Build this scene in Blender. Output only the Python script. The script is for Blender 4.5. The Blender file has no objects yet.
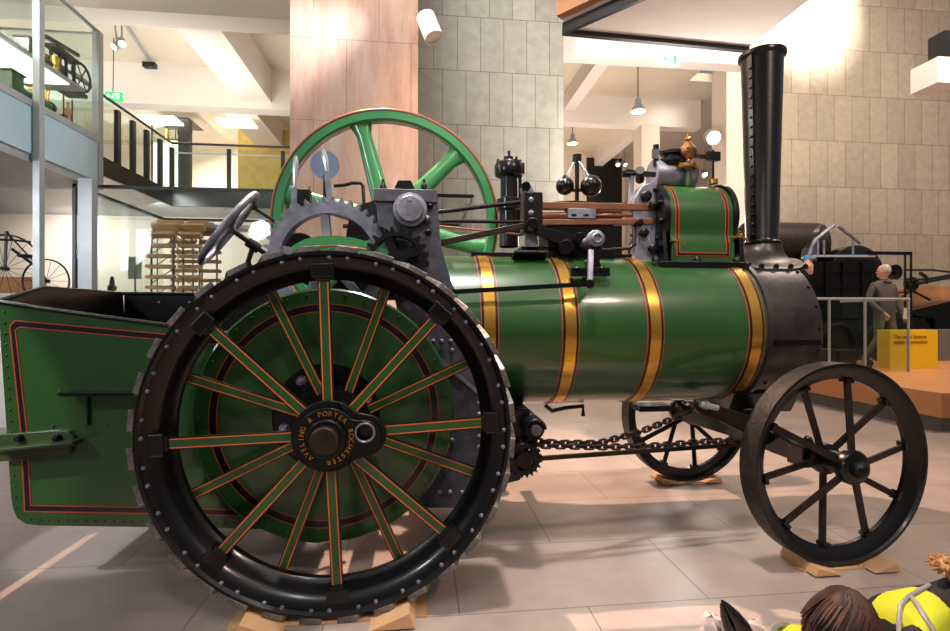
import bpy, bmesh, math, random
from mathutils import Vector, Matrix
random.seed(7)
PI = math.pi
SC = bpy.context.scene
COL = SC.collection
V = Vector
# ------------------------------------------------------------------ camera model
CAMX, CAMY, H, F = 0.42, -2.264, 1.36, 500.0
TH = math.radians(6.3); CC, SS = math.cos(TH), math.sin(TH)
def uv(px, py): return (px-475)/F, (315.5-py)/F
def P(px, py, y):
    u, v = uv(px, py); t = (y-CAMY)/(CC-SS*u)
    return V((CAMX+t*(CC*u+SS), y, H+v*t))
def PX(px, py, x):
    u, v = uv(px, py); t = (x-CAMX)/(CC*u+SS)
    return V((x, CAMY+t*(CC-SS*u), H+v*t))
def PZ(px, py, z):
    u, v = uv(px, py); t = (z-H)/v
    return V((CAMX+t*(CC*u+SS), CAMY+t*(CC-SS*u), z))
def M(px_len, y, px=475):                      # length in metres of px_len pixels at lateral y
    u = (px-475)/F
    return px_len*(y-CAMY)/(CC-SS*u)/F
cam = bpy.data.cameras.new('camera'); camo = bpy.data.objects.new('camera', cam); COL.objects.link(camo)
cam.sensor_width = 36; cam.lens = F/950*36; cam.clip_start = .05; cam.clip_end = 100
camo.location = (CAMX, CAMY, H); camo.rotation_euler = (PI/2, 0, -TH)
SC.camera = camo
# ------------------------------------------------------------------ materials
def newmat(name):
    m = bpy.data.materials.new(name); m.use_nodes = True
    return m, m.node_tree, m.node_tree.nodes['Principled BSDF']
def srgb(c):
    return tuple((x/12.92 if x <= .04045 else ((x+.055)/1.055)**2.4) for x in [k/255 for k in c])+(1,)
def paint(name, col, rough=.4, metal=0., coat=0., var=.15, scale=6., bump=0., bscale=40., col2=None, spec=.5, trans=0, alpha=1):
    m, nt, b = newmat(name); N = nt.nodes; L = nt.links
    c = srgb(col); c2 = srgb(col2) if col2 else tuple(x*(1-var) for x in c[:3])+(1,)
    tc = N.new('ShaderNodeTexCoord'); no = N.new('ShaderNodeTexNoise'); no.inputs['Scale'].default_value = scale; no.inputs['Detail'].default_value = 5
    L.new(tc.outputs['Object'], no.inputs['Vector'])
    mx = N.new('ShaderNodeMix'); mx.data_type = 'RGBA'
    rm = N.new('ShaderNodeMapRange'); rm.inputs[1].default_value = .35; rm.inputs[2].default_value = .65
    L.new(no.outputs['Fac'], rm.inputs[0]); L.new(rm.outputs[0], mx.inputs[0])
    mx.inputs[6].default_value = c; mx.inputs[7].default_value = c2
    L.new(mx.outputs[2], b.inputs['Base Color'])
    r2 = N.new('ShaderNodeMapRange'); r2.inputs[3].default_value = max(0.02, rough*.8); r2.inputs[4].default_value = min(1, rough*1.25)
    L.new(no.outputs['Fac'], r2.inputs[0]); L.new(r2.outputs[0], b.inputs['Roughness'])
    b.inputs['Metallic'].default_value = metal; b.inputs['Coat Weight'].default_value = coat; b.inputs['Coat Roughness'].default_value = .12
    b.inputs['Specular IOR Level'].default_value = spec
    if bump:
        n2 = N.new('ShaderNodeTexNoise'); n2.inputs['Scale'].default_value = bscale; n2.inputs['Detail'].default_value = 4
        L.new(tc.outputs['Object'], n2.inputs['Vector'])
        bp = N.new('ShaderNodeBump'); bp.inputs['Strength'].default_value = bump; bp.inputs['Distance'].default_value = .01
        L.new(n2.outputs['Fac'], bp.inputs['Height']); L.new(bp.outputs[0], b.inputs['Normal'])
    return m
def emis(name, col, s):
    m, nt, b = newmat(name); b.inputs['Base Color'].default_value = srgb(col); b.inputs['Emission Color'].default_value = srgb(col); b.inputs['Emission Strength'].default_value = s
    return m
def glass(name, tint=(238, 246, 244), a=.0):
    # thin architectural pane: mostly clear, a little tint and a mirror reflection at grazing angles
    m, nt, b = newmat(name); N = nt.nodes; L = nt.links
    N.remove(b); out = N['Material Output']
    tr = N.new('ShaderNodeBsdfTransparent'); tr.inputs[0].default_value = srgb(tint)
    gl = N.new('ShaderNodeBsdfGlossy'); gl.inputs['Roughness'].default_value = .03; gl.inputs['Color'].default_value = (.9, .95, .95, 1)
    g = N.new('ShaderNodeNewGeometry'); dt = N.new('ShaderNodeVectorMath'); dt.operation = 'DOT_PRODUCT'; L.new(g.outputs['Incoming'], dt.inputs[0]); L.new(g.outputs['Normal'], dt.inputs[1])
    def mth(op, x, y):
        q = N.new('ShaderNodeMath'); q.operation = op; q.use_clamp = True
        for k, w in enumerate((x, y)):
            if isinstance(w, (int, float)): q.inputs[k].default_value = w
            elif w is not None: L.new(w, q.inputs[k])
        return q.outputs[0]
    ab = N.new('ShaderNodeMath'); ab.operation = 'ABSOLUTE'; L.new(dt.outputs['Value'], ab.inputs[0])
    pw = mth('POWER', mth('SUBTRACT', 1.0, ab.outputs[0]), 4.0)
    ad = N.new('ShaderNodeMath'); ad.operation = 'MULTIPLY_ADD'; ad.inputs[1].default_value = .6; ad.inputs[2].default_value = .02+a; L.new(pw, ad.inputs[0])
    mx = N.new('ShaderNodeMixShader'); L.new(ad.outputs[0], mx.inputs[0]); L.new(tr.outputs[0], mx.inputs[1]); L.new(gl.outputs[0], mx.inputs[2])
    L.new(mx.outputs[0], out.inputs[0]); return m
def tilemat(name, c1, c2, mort, w, h, plane='xz', rough=.5, offs=.5, ms=.006, var=6., coat=0., bump=.1):
    m, nt, b = newmat(name); N = nt.nodes; L = nt.links
    g = N.new('ShaderNodeNewGeometry'); s = N.new('ShaderNodeSeparateXYZ'); c = N.new('ShaderNodeCombineXYZ')
    L.new(g.outputs['Position'], s.inputs[0])
    ax = {'xz': ('X', 'Z'), 'xy': ('X', 'Y'), 'yz': ('Y', 'Z'), 'yx': ('Y', 'X')}[plane]
    L.new(s.outputs[ax[0]], c.inputs[0]); L.new(s.outputs[ax[1]], c.inputs[1])
    br = N.new('ShaderNodeTexBrick'); L.new(c.outputs[0], br.inputs['Vector'])
    br.offset = offs; br.inputs['Scale'].default_value = 1; br.inputs['Mortar Size'].default_value = ms; br.inputs['Mortar Smooth'].default_value = .3
    br.inputs['Brick Width'].default_value = w; br.inputs['Row Height'].default_value = h; br.inputs['Bias'].default_value = 0
    br.inputs['Color1'].default_value = srgb(c1); br.inputs['Color2'].default_value = srgb(c2); br.inputs['Mortar'].default_value = srgb(mort)
    no = N.new('ShaderNodeTexNoise'); no.inputs['Scale'].default_value = var; no.inputs['Detail'].default_value = 8; no.inputs['Roughness'].default_value = .65
    L.new(g.outputs['Position'], no.inputs['Vector'])
    mx = N.new('ShaderNodeMix'); mx.data_type = 'RGBA'; mx.blend_type = 'OVERLAY'; mx.inputs[0].default_value = .35
    L.new(br.outputs['Color'], mx.inputs[6]); L.new(no.outputs['Fac'], mx.inputs[7])
    L.new(mx.outputs[2], b.inputs['Base Color'])
    r2 = N.new('ShaderNodeMapRange'); r2.inputs[3].default_value = rough*.7; r2.inputs[4].default_value = min(1, rough*1.3)
    L.new(no.outputs['Fac'], r2.inputs[0]); L.new(r2.outputs[0], b.inputs['Roughness'])
    bp = N.new('ShaderNodeBump'); bp.inputs['Strength'].default_value = bump; bp.inputs['Distance'].default_value = .01
    iv = N.new('ShaderNodeMath'); iv.operation = 'SUBTRACT'; iv.inputs[0].default_value = 1; L.new(br.outputs['Fac'], iv.inputs[1])
    L.new(iv.outputs[0], bp.inputs['Height']); L.new(bp.outputs[0], b.inputs['Normal'])
    return m
def streaky(name, c1, c2, c3, sx=3., sz=.6, rough=.6):
    m, nt, b = newmat(name); N = nt.nodes; L = nt.links
    tc = N.new('ShaderNodeNewGeometry'); mp = N.new('ShaderNodeMapping'); mp.inputs['Scale'].default_value = (sx, sx, sz)
    L.new(tc.outputs['Position'], mp.inputs[0])
    n = N.new('ShaderNodeTexNoise'); n.inputs['Scale'].default_value = 2.2; n.inputs['Detail'].default_value = 9; n.inputs['Roughness'].default_value = .7
    L.new(mp.outputs[0], n.inputs['Vector'])
    cr = N.new('ShaderNodeValToRGB'); e = cr.color_ramp.elements
    e[0].position = .3; e[0].color = srgb(c1); e[1].position = .72; e[1].color = srgb(c3); k = e.new(.5); k.color = srgb(c2)
    sp = N.new('ShaderNodeSeparateXYZ'); cb_ = N.new('ShaderNodeCombineXYZ'); L.new(tc.outputs['Position'], sp.inputs[0]); L.new(sp.outputs[0], cb_.inputs[0]); L.new(sp.outputs[2], cb_.inputs[1])
    br = N.new('ShaderNodeTexBrick'); L.new(cb_.outputs[0], br.inputs[0]); br.inputs['Scale'].default_value = 1; br.inputs['Brick Width'].default_value = .66; br.inputs['Row Height'].default_value = .84; br.inputs['Mortar Size'].default_value = .004
    br.inputs['Color1'].default_value = (1, 1, 1, 1); br.inputs['Color2'].default_value = (.93, .90, .90, 1); br.inputs['Mortar'].default_value = (.62, .56, .54, 1)
    ml = N.new('ShaderNodeMix'); ml.data_type = 'RGBA'; ml.blend_type = 'MULTIPLY'; ml.inputs[0].default_value = 1
    L.new(n.outputs['Fac'], cr.inputs[0]); L.new(cr.outputs[0], ml.inputs[6]); L.new(br.outputs['Color'], ml.inputs[7]); L.new(ml.outputs[2], b.inputs['Base Color']); b.inputs['Roughness'].default_value = rough
    return m
m_green = paint('green_paint', (40, 82, 34), .30, coat=.6, var=.25, scale=2.5)
m_green_dark = paint('olive_green_paint', (62, 80, 34), .42, coat=.3, var=.4, scale=9)
m_fly = paint('flywheel_green', (62, 138, 80), .32, coat=.5, var=.1)
m_black = paint('black_paint', (8, 8, 9), .30, coat=.35, var=.3, scale=9, bump=.10, bscale=30, spec=.35)
m_dark = paint('dark_iron', (22, 21, 22), .34, metal=.4, var=.5, scale=14, bump=.2, bscale=50)
m_smoke = paint('smokebox_black_iron', (92, 84, 82), .36, metal=.75, var=.45, scale=7, bump=.2, bscale=30)
m_mid = paint('dull_plate_iron', (104, 104, 114), .40, metal=.5, var=.5, scale=9, bump=.2, bscale=40)
m_grey = paint('bare_iron', (150, 151, 166), .38, metal=.45, var=.5, scale=10, bump=.2, bscale=45)
m_steel = paint('steel', (205, 205, 212), .25, metal=.6, var=.3, scale=12)
m_brass = paint('brass', (226, 172, 74), .24, metal=.85, var=.2, scale=3)
m_bronze = paint('bronze', (188, 134, 92), .28, metal=.85, var=.3, scale=9)
m_copper = paint('copper_rod', (165, 112, 84), .34, metal=.7, var=.3, scale=9)
m_brown = paint('worn_brown_iron', (54, 40, 33), .42, metal=.4, var=.5, scale=14, bump=.15)
m_red = paint('red_line', (182, 62, 40), .4, coat=.3, var=.05)
m_orange = paint('orange_line', (222, 104, 44), .4, coat=.3, var=.05)
m_lineblk = paint('black_line', (13, 11, 12), .32, coat=.3, var=.05)
m_wood = paint('pale_wood', (216, 168, 122), .55, var=.15, scale=4, bump=.05)
m_platwood = paint('platform_wood', (206, 138, 88), .40, var=.12, scale=2)
m_cream = paint('cream_plaster', (232, 218, 202), .8, var=.04, scale=1.5)
m_white = paint('white_plaster', (240, 232, 224), .8, var=.03, scale=1.5)
m_ceil = paint('ceiling_plaster', (222, 211, 192), .85, var=.04, scale=1.2)
m_metal = paint('grey_metal_frame', (168, 173, 174), .4, metal=.2, var=.1)
m_blk = paint('black_frame', (16, 16, 17), .4, var=.1)
m_tile = tilemat('grey_stone_cladding', (166, 162, 150), (152, 148, 136), (98, 92, 84), .40, .92, 'xz', .5, .37, .006)
m_tile2 = tilemat('warm_stone_cladding', (176, 162, 142), (160, 147, 130), (112, 100, 88), .48, 1.13, 'xz', .55, .37, .007)
m_floor = tilemat('floor_tiles', (166, 148, 138), (156, 140, 131), (112, 101, 94), 1.2, .66, 'xy', .32, .5, .004, 3.0, bump=.05)
m_col = streaky('pink_stone', (196, 150, 124), (222, 182, 160), (238, 214, 198), 2.2, .45)
m_yellow = paint('yellow_box', (245, 196, 20), .5, var=.03)
m_glass = glass('clear_glass')
m_glassb = glass('blue_tint_glass', (205, 230, 238), .12)
m_glassm = glass('panel_glass', (244, 249, 247), .0)
m_lamp = emis('lamp_glow', (255, 240, 210), 9)
m_lampw = emis('lamp_white', (255, 250, 240), 1.6)
m_lampwarm = emis('lamp_warm', (255, 205, 150), 14)
m_exit = emis('exit_green', (40, 185, 95), 1.2)
m_exitw = emis('exit_white', (235, 255, 240), 1.6)
m_skin = paint('skin', (214, 158, 130), .5, var=.08)
m_hair = paint('brown_hair', (40, 23, 17), .62, var=.5, scale=14, col2=(84, 48, 30))
m_hairg = paint('grey_hair', (190, 170, 158), .7, var=.2, scale=30)
m_hivis = paint('hi_vis_yellow', (196, 206, 30), .6, var=.06)
m_reflect = paint('reflective_tape', (140, 140, 142), .35, var=.08)
m_jacket = paint('grey_brown_jacket', (92, 82, 80), .8, var=.25, scale=5)
m_trouser = paint('khaki_trousers', (112, 100, 76), .8, var=.3, scale=12)
m_cloth = paint('black_cloth', (22, 22, 25), .7, var=.2)
m_fur = paint('tan_fur', (196, 150, 102), .9, var=.45, scale=40, bump=1., bscale=90)
m_paper = paint('pale_pink_cloth', (236, 214, 208), .8, var=.06)
m_boot = paint('black_boot_leather', (12, 12, 14), .18, coat=.8, var=.1)
m_dial = paint('pale_blue_disc', (150, 170, 206), .3, metal=.2, var=.15)
m_rust = paint('orange_plank', (198, 140, 96), .5, var=.35, scale=3)
m_slat = paint('pale_orange_slat', (226, 178, 130), .6, var=.25, scale=5)
m_fascia = paint('pale_blue_fascia', (176, 204, 214), .12, coat=.5, var=.12, scale=1.5)
m_plinth = paint('grey_plinth', (112, 108, 98), .6, var=.15)
m_tyre = paint('front_wheel_tread', (60, 52, 48), .45, metal=.5, var=.5, scale=20, bump=.3, bscale=40)
m_strake = paint('worn_strake', (140, 134, 130), .45, metal=.55, var=.7, scale=25)
# ------------------------------------------------------------------ mesh builder
def basis(ax):
    ax = V(ax).normalized(); a = V((0, 0, 1)) if abs(ax.z) < .9 else V((1, 0, 0))
    u = a.cross(ax).normalized(); return ax, u, ax.cross(u)
class MB:
    def __init__(s): s.v = []; s.f = []; s.m = []; s.mi = []; s.sm = []
    def mat(s, m):
        if m not in s.m: s.m.append(m)
        return s.m.index(m)
    def add(s, vs, fs, m, smooth=False):
        o = len(s.v); s.v += [V(x) for x in vs]
        for i, f in enumerate(fs):
            s.f.append([o+k for k in f]); s.mi.append(s.mat(m[i] if isinstance(m, list) else m)); s.sm.append(smooth)
        return s
    def box(s, a, b, m, R=None, c=None):
        a = V(a); b = V(b)
        vs = [V((x, y, z)) for x in (a.x, b.x) for y in (a.y, b.y) for z in (a.z, b.z)]
        if R is not None:
            c = (a+b)/2 if c is None else V(c); vs = [c+R@(q-c) for q in vs]
        return s.add(vs, [(0, 1, 3, 2), (4, 6, 7, 5), (0, 4, 5, 1), (2, 3, 7, 6), (0, 2, 6, 4), (1, 5, 7, 3)], m)
    def bar(s, p0, p1, w, h, m, up=(0, 1, 0)):
        p0 = V(p0); p1 = V(p1); d = (p1-p0).normalized(); u = V(up); sd = d.cross(u).normalized(); u = sd.cross(d).normalized()
        vs = [p+sd*a*w/2+u*b*h/2 for p in (p0, p1) for a, b in ((-1, -1), (1, -1), (1, 1), (-1, 1))]
        return s.add(vs, [(3, 2, 1, 0), (4, 5, 6, 7), (0, 1, 5, 4), (1, 2, 6, 5), (2, 3, 7, 6), (3, 0, 4, 7)], m)
    def lathe(s, p, ax, prof, m, n=32, closed=False, caps=False, smooth=True):
        p = V(p); ax, u, w = basis(ax); vs = []; fs = []; ms = []; k = len(prof)
        for i in range(n):
            a = 2*PI*i/n; d = u*math.cos(a)+w*math.sin(a)
            for r, h in prof: vs.append(p+ax*h+d*r)
        seg = k if closed else k-1
        for i in range(n):
            j = (i+1) % n
            for q in range(seg):
                q2 = (q+1) % k
                fs.append((i*k+q, j*k+q, j*k+q2, i*k+q2)); ms.append(m[q] if isinstance(m, list) else m)
        if caps:
            fs.append(tuple(i*k for i in range(n))[::-1]); ms.append(ms[0]); fs.append(tuple(i*k+k-1 for i in range(n))); ms.append(ms[-1])
        return s.add(vs, fs, ms, smooth)
    def cyl(s, p0, p1, r, m, r1=None, n=24, caps=True):
        p0 = V(p0); p1 = V(p1); return s.lathe(p0, p1-p0, [(r, 0), (r if r1 is None else r1, (p1-p0).length)], m, n, caps=caps)
    def tube(s, pts, r, m, n=8, closed=False):
        pts = [V(q) for q in pts]; k = len(pts); vs = []; fs = []; pu = None
        for i, q in enumerate(pts):
            if closed: d = (pts[(i+1) % k]-pts[i-1])
            else: d = pts[min(i+1, k-1)]-pts[max(i-1, 0)]
            d.normalize()
            if pu is None: _, u, w = basis(d)
            else:
                u = (pu-d*pu.dot(d)).normalized(); w = d.cross(u)
            pu = u; rr = r[i] if isinstance(r, (list, tuple)) else r
            for j in range(n):
                a = 2*PI*j/n; vs.append(q+(u*math.cos(a)+w*math.sin(a))*rr)
        for i in range(k if closed else k-1):
            i2 = (i+1) % k
            for j in range(n): fs.append((i*n+j, i*n+(j+1) % n, i2*n+(j+1) % n, i2*n+j))
        if not closed: fs += [tuple(range(n))[::-1], tuple((k-1)*n+j for j in range(n))]
        return s.add(vs, fs, m, True)
    def sph(s, c, r, m, sc=(1, 1, 1), n=20, k=12):
        prof = [(math.sin(PI*i/k), -math.cos(PI*i/k)) for i in range(k+1)]; prof[0] = (1e-4, -1); prof[-1] = (1e-4, 1)
        o = len(s.v); s.lathe((0, 0, 0), (0, 0, 1), prof, m, n)
        for i in range(o, len(s.v)): q = s.v[i]; s.v[i] = V(c)+V((q.x*r*sc[0], q.y*r*sc[1], q.z*r*sc[2]))
        return s
    def torus(s, c, ax, R, r, m, n=40, k=8, sc=1.):
        c = V(c); ax, u, w = basis(ax)
        return s.tube([c+(u*math.cos(2*PI*i/n)+w*math.sin(2*PI*i/n)*sc)*R for i in range(n)], r, m, k, True)
    def prism(s, poly, off, m, mside=None, smooth=False):
        poly = [V(q) for q in poly]; n = len(poly); off = V(off); a = list(range(n))
        nrm = V((0, 0, 0))
        for i in range(n): nrm += poly[i].cross(poly[(i+1) % n])
        if nrm.dot(off) > 0: poly = poly[::-1]
        vs = poly+[q+off for q in poly]
        fs = [tuple(a), tuple(n+i for i in a)[::-1]]+[(i, n+i, n+(i+1) % n, (i+1) % n)[::-1] for i in a]
        fs = [fs[0], fs[1]]+[tuple(reversed(f)) for f in fs[2:]]
        return s.add(vs, fs, [m, m]+[mside or m]*n)
    def hplate(s, outline, holes, off, m):       # plate with holes
        bm = bmesh.new(); off = V(off)
        loops = [outline]+holes; es = []
        for lp in loops:
            bv = [bm.verts.new(q) for q in lp]
            for i in range(len(bv)): es.append(bm.edges.new((bv[i], bv[(i+1) % len(bv)])))
        bmesh.ops.triangle_fill(bm, use_beauty=True, use_dissolve=False, edges=es)
        r = bmesh.ops.extrude_face_region(bm, geom=bm.faces[:]+bm.edges[:])
        bmesh.ops.translate(bm, vec=off, verts=[g for g in r['geom'] if isinstance(g, bmesh.types.BMVert)])
        bmesh.ops.recalc_face_normals(bm, faces=bm.faces)
        bm.verts.index_update(); s.add([v.co.copy() for v in bm.verts], [tuple(v.index for v in f.verts) for f in bm.faces], m); bm.free(); return s
    def bolt(s, p, ax, r, m, h=None):
        h = h or r*.9
        return s.lathe(p, ax, [(r, 0), (r*.92, h*.45), (r*.6, h*.85), (r*.05, h)], m, 8)
    def build(s, name, parent=None, origin=None, bevel=0, ang=35, base=False, recalc=True):
        lo = V([min(v[i] for v in s.v) for i in range(3)]); hi = V([max(v[i] for v in s.v) for i in range(3)])
        o = V(origin) if origin is not None else (lo+hi)/2
        if base and origin is None: o.z = lo.z
        me = bpy.data.meshes.new(name); me.from_pydata([v-o for v in s.v], [], s.f)
        for m in s.m: me.materials.append(m)
        me.polygons.foreach_set('material_index', s.mi); me.polygons.foreach_set('use_smooth', s.sm)
        me.update()
        if recalc:
            bm = bmesh.new(); bm.from_mesh(me); bmesh.ops.recalc_face_normals(bm, faces=bm.faces); bm.to_mesh(me); bm.free()
        if any(s.sm): me.set_sharp_from_angle(angle=math.radians(ang))
        ob = bpy.data.objects.new(name, me); COL.objects.link(ob)
        WL[ob.name] = o.copy()
        if parent: ob.parent = parent; ob.location = o-WL[parent.name]
        else: ob.location = o
        if bevel:
            bv = ob.modifiers.new('bevel', 'BEVEL'); bv.width = bevel; bv.segments = 2; bv.limit_method = 'ANGLE'; bv.angle_limit = math.radians(40)
        return ob
WL = {}
def empty(name, loc, label, cat, group=None):
    o = bpy.data.objects.new(name, None); COL.objects.link(o); o.location = loc; o.empty_display_size = .1
    WL[o.name] = V(loc); o['label'] = label; o['category'] = cat
    if group: o['group'] = group
    return o
def tag(o, label, cat, group=None):
    o['label'] = label; o['category'] = cat
    if group: o['group'] = group
    return o
def struct(mb, name, **k):
    o = mb.build(name, **k); o['kind'] = 'structure'; return o
def copy_tree(o, parent=None):
    c = o.copy(); COL.objects.link(c); WL[c.name] = WL[o.name].copy()
    if parent: c.parent = parent
    for ch in list(o.children): copy_tree(ch, c)
    return c
def rotcopy(o, parent, R):                     # a copy turned about its own origin
    c = o.copy(); COL.objects.link(c); c.parent = parent; c.rotation_euler = R; WL[c.name] = WL[o.name].copy(); return c
def textmesh(name, body, size, mat, M4, parent=None, ext=.002, align='CENTER'):
    cu = bpy.data.curves.new(name, 'FONT'); cu.body = body; cu.size = size; cu.extrude = ext; cu.align_x = align; cu.align_y = 'CENTER'
    t = bpy.data.objects.new('tmp', cu); COL.objects.link(t); bpy.context.view_layer.update()
    me = bpy.data.meshes.new_from_object(t.evaluated_get(bpy.context.evaluated_depsgraph_get())); bpy.data.objects.remove(t)
    mb = MB(); mb.add([M4@v.co for v in me.vertices], [tuple(p.vertices) for p in me.polygons], mat)
    return mb

YC = .98; BZ = 1.266; BR = .478
# ================================================================== TRACTION ENGINE
ENG = empty('traction_engine', (1.0, YC, 0), 'big green and black steam traction engine with brass boiler bands and tall black chimney', 'steam engine')
def rivets(parent, items, m, name='rivet'):
    protos = {}
    for p, ax, r in items:
        p = V(p); ax = V(ax).normalized(); k = round(r, 4)
        if k not in protos:
            q = MB(); q.bolt((0, 0, 0), (0, 0, 1), r, m, r*.9); o = q.build(name, parent, origin=(0, 0, 0)); protos[k] = o
        else:
            o = protos[k].copy(); COL.objects.link(o); o.parent = parent
        WL[o.name] = p; o.location = p-WL[parent.name]; o.rotation_euler = V((0, 0, 1)).rotation_difference(ax).to_euler()
# ---- boiler and bands
bx0 = .42; bx1 = P(768, 335, YC-BR).x; sx1 = P(824, 330, YC-BR).x
b = MB(); b.lathe((bx0, YC, BZ), (1, 0, 0), [(BR, 0), (BR, bx1-bx0)], m_green, 96)
b.lathe((bx0, YC, BZ), (1, 0, 0), [(.001, 0), (BR, 0)], m_black, 96)
boiler = b.build('boiler', ENG)
for px in (490, 571, 656, 757):
    x = P(px, 335, YC-BR).x; w = .032; r = BR
    q = MB(); prof = [(r-.001, -w-.019), (r+.003, -w-.019), (r+.003, -w-.014), (r+.0035, -w-.014), (r+.0035, -w), (r+.006, -w), (r+.006, w), (r+.0035, w), (r+.0035, w+.014), (r+.003, w+.014), (r+.003, w+.019), (r-.001, w+.019)]
    ms = [m_red, m_red, m_red, m_lineblk, m_lineblk, m_brass, m_lineblk, m_lineblk, m_lineblk, m_red, m_red]
    q.lathe((x, YC, BZ), (1, 0, 0), prof, ms, 96); q.build('boiler_band', boiler)
# ---- smokebox
SR = BR+.004
s = MB(); s.lathe((bx1, YC, BZ), (1, 0, 0), [(BR, 0), (SR+.012, .004), (SR+.012, .03), (SR, .032), (SR, sx1-bx1-.012), (SR-.012, sx1-bx1), (.30, sx1-bx1+.005), (.30, sx1-bx1+.03), (.26, sx1-bx1+.05), (.001, sx1-bx1+.07)], m_smoke, 96)
smoke = s.build('smokebox', ENG)
it = []
for k in range(9):
    a = math.radians(130+k*16); it.append(((sx1-.035, YC+SR*math.cos(a), BZ+SR*math.sin(a)), (0, math.cos(a), math.sin(a)), .011))
for k in range(3):
    a = math.radians(222); it.append(((bx1+.07+k*.08, YC+SR*math.cos(a), BZ+SR*math.sin(a)), (0, math.cos(a), math.sin(a)), .012))
rivets(smoke, it, m_dark)
s = MB(); a0 = math.radians(205)                       # seam strip along the side
for dz in (0, ):
    s.bar((bx1+.04, YC+(SR+.004)*math.cos(math.radians(188)), BZ+(SR+.004)*math.sin(math.radians(188))), (sx1-.02, YC+(SR+.004)*math.cos(math.radians(188)), BZ+(SR+.004)*math.sin(math.radians(188))), .03, .006, m_dark)
s.build('seam_strip', smoke)
# ---- chimney
ct = P(765, 58, YC); cb = P(762, 243, YC); cx = cb.x
rt = M(19.8, YC, 765); rb = M(14.5, YC, 762)
c = MB(); hh = ct.z-cb.z
c.lathe((cx, YC, cb.z-.02), (0, 0, 1), [(rb+.02, 0), (rb+.022, .02), (rb+.006, .03), (rb, .045), (rt-.006, hh), (rt+.004, hh+.01), (rt+.012, hh+.018), (rt+.012, hh+.04), (rt, hh+.046), (rt-.012, hh+.04), (rt-.02, hh), (rb-.02, .1)], m_black, 48)
chim = c.build('chimney', ENG)
c = MB(); it = []
for k in range(18):
    f = .04+k/18*.93; r = rb+(rt-rb)*f+.004; a = math.radians(203)
    it.append(((cx+r*math.cos(a), YC+r*math.sin(a), cb.z+hh*f), (math.cos(a), math.sin(a), 0), .010))
rivets(chim, it, m_dark)
p0 = V((cx+rb*math.cos(math.radians(202)), YC+rb*math.sin(math.radians(202)), cb.z+.02)); p1 = V((cx+rt*math.cos(math.radians(202)), YC+rt*math.sin(math.radians(202)), ct.z-.02))
c.bar(p0, p1, .006, .03, m_lineblk, up=(math.sin(math.radians(202)), -math.cos(math.radians(202)), 0)); c.build('seam_strip', chim)
# saddle: flared casting between chimney foot and smokebox
sd = MB(); n = 48; rings = 9; vs = []; fs = []
hx0 = P(738, 268, YC-.25).x; hx1 = P(806, 275, YC-.25).x; hxm = (hx0+hx1)/2; hxr = (hx1-hx0)/2; hyr = .27
for k in range(rings):
    f = k/(rings-1)
    for i in range(n):
        a = 2*PI*i/n; ca, sa = math.cos(a), math.sin(a)
        e = abs(ca)**4+abs(sa)**4; sq = 1/e**.25
        X0 = cx+(rb+.02)*ca; Y0 = YC+(rb+.02)*sa; X1 = hxm+hxr*ca*sq; Y1 = YC+hyr*sa*sq
        g = f**1.7; X = X0+(X1-X0)*g; Y = Y0+(Y1-Y0)*g
        zb = BZ+math.sqrt(max(.01, (SR+.012)**2-(Y1-YC)**2)); z = (cb.z-.02)*(1-f)+zb*f; z = z+(.035*math.sin(PI*f)*0)
        z = (cb.z-.02)-((cb.z-.02)-zb)*(1-(1-f)**1.5)
        vs.append((X, Y, z))
for i in range(n):                          # flange lip
    a = 2*PI*i/n; ca, sa = math.cos(a), math.sin(a); sq = 1/(abs(ca)**4+abs(sa)**4)**.25
    Y = YC+(hyr+.03)*sa*sq; vs.append((hxm+(hxr+.03)*ca*sq, Y, BZ+math.sqrt((SR+.012)**2-(Y-YC)**2)))
for i in range(n):
    a = 2*PI*i/n; ca, sa = math.cos(a), math.sin(a); sq = 1/(abs(ca)**4+abs(sa)**4)**.25
    Y = YC+(hyr+.03)*sa*sq; vs.append((hxm+(hxr+.03)*ca*sq, Y, BZ+math.sqrt((SR-.012)**2-(Y-YC)**2)))
for k in range(rings+1):
    for i in range(n): fs.append((k*n+i, (k+1)*n+i, (k+1)*n+(i+1) % n, k*n+(i+1) % n))
sd.add(vs, fs, m_smoke, True)
for k in range(5):
    x = hxm-hxr*.85+k*hxr*.425; Y = YC-hyr-.012; sd.bolt((x, Y, BZ+math.sqrt(SR**2-(Y-YC)**2)+.008), (0, -.45, .85), .017, m_black, .03)
sd.build('chimney_saddle', ENG)
# ---- cylinder block
cy0 = P(671, 215, .75).x; cy1 = P(734, 215, .75).x
CZ = 2.01; CRr = .225
def cylsec(r=CRr, zb=1.66, w=.235):
    pts = []
    for k in range(25):
        a = math.radians(-8+k*(196/24)); pts.append((YC+r*math.cos(a), CZ+r*math.sin(a)))
    pts += [(YC-r+.002, 1.92), (YC-r+.008, 1.89), (YC-w+.012, 1.86), (YC-w, 1.82), (YC-w, zb), (YC+w, zb), (YC+w, 1.82), (YC+w-.01, 1.86), (YC+r-.008, 1.89), (YC+r-.002, 1.92)]
    return pts
c = MB(); sec = cylsec(); k = len(sec)
vs = [(cy0, y, z) for y, z in sec]+[(cy1, y, z) for y, z in sec]
c.add(vs, [(i, (i+1) % k, k+(i+1) % k, k+i) for i in range(k)], m_green, True); c.add(vs, [tuple(range(k))[::-1], tuple(range(k, 2*k))], m_black)
cyl = c.build('cylinder_block', ENG)
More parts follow.
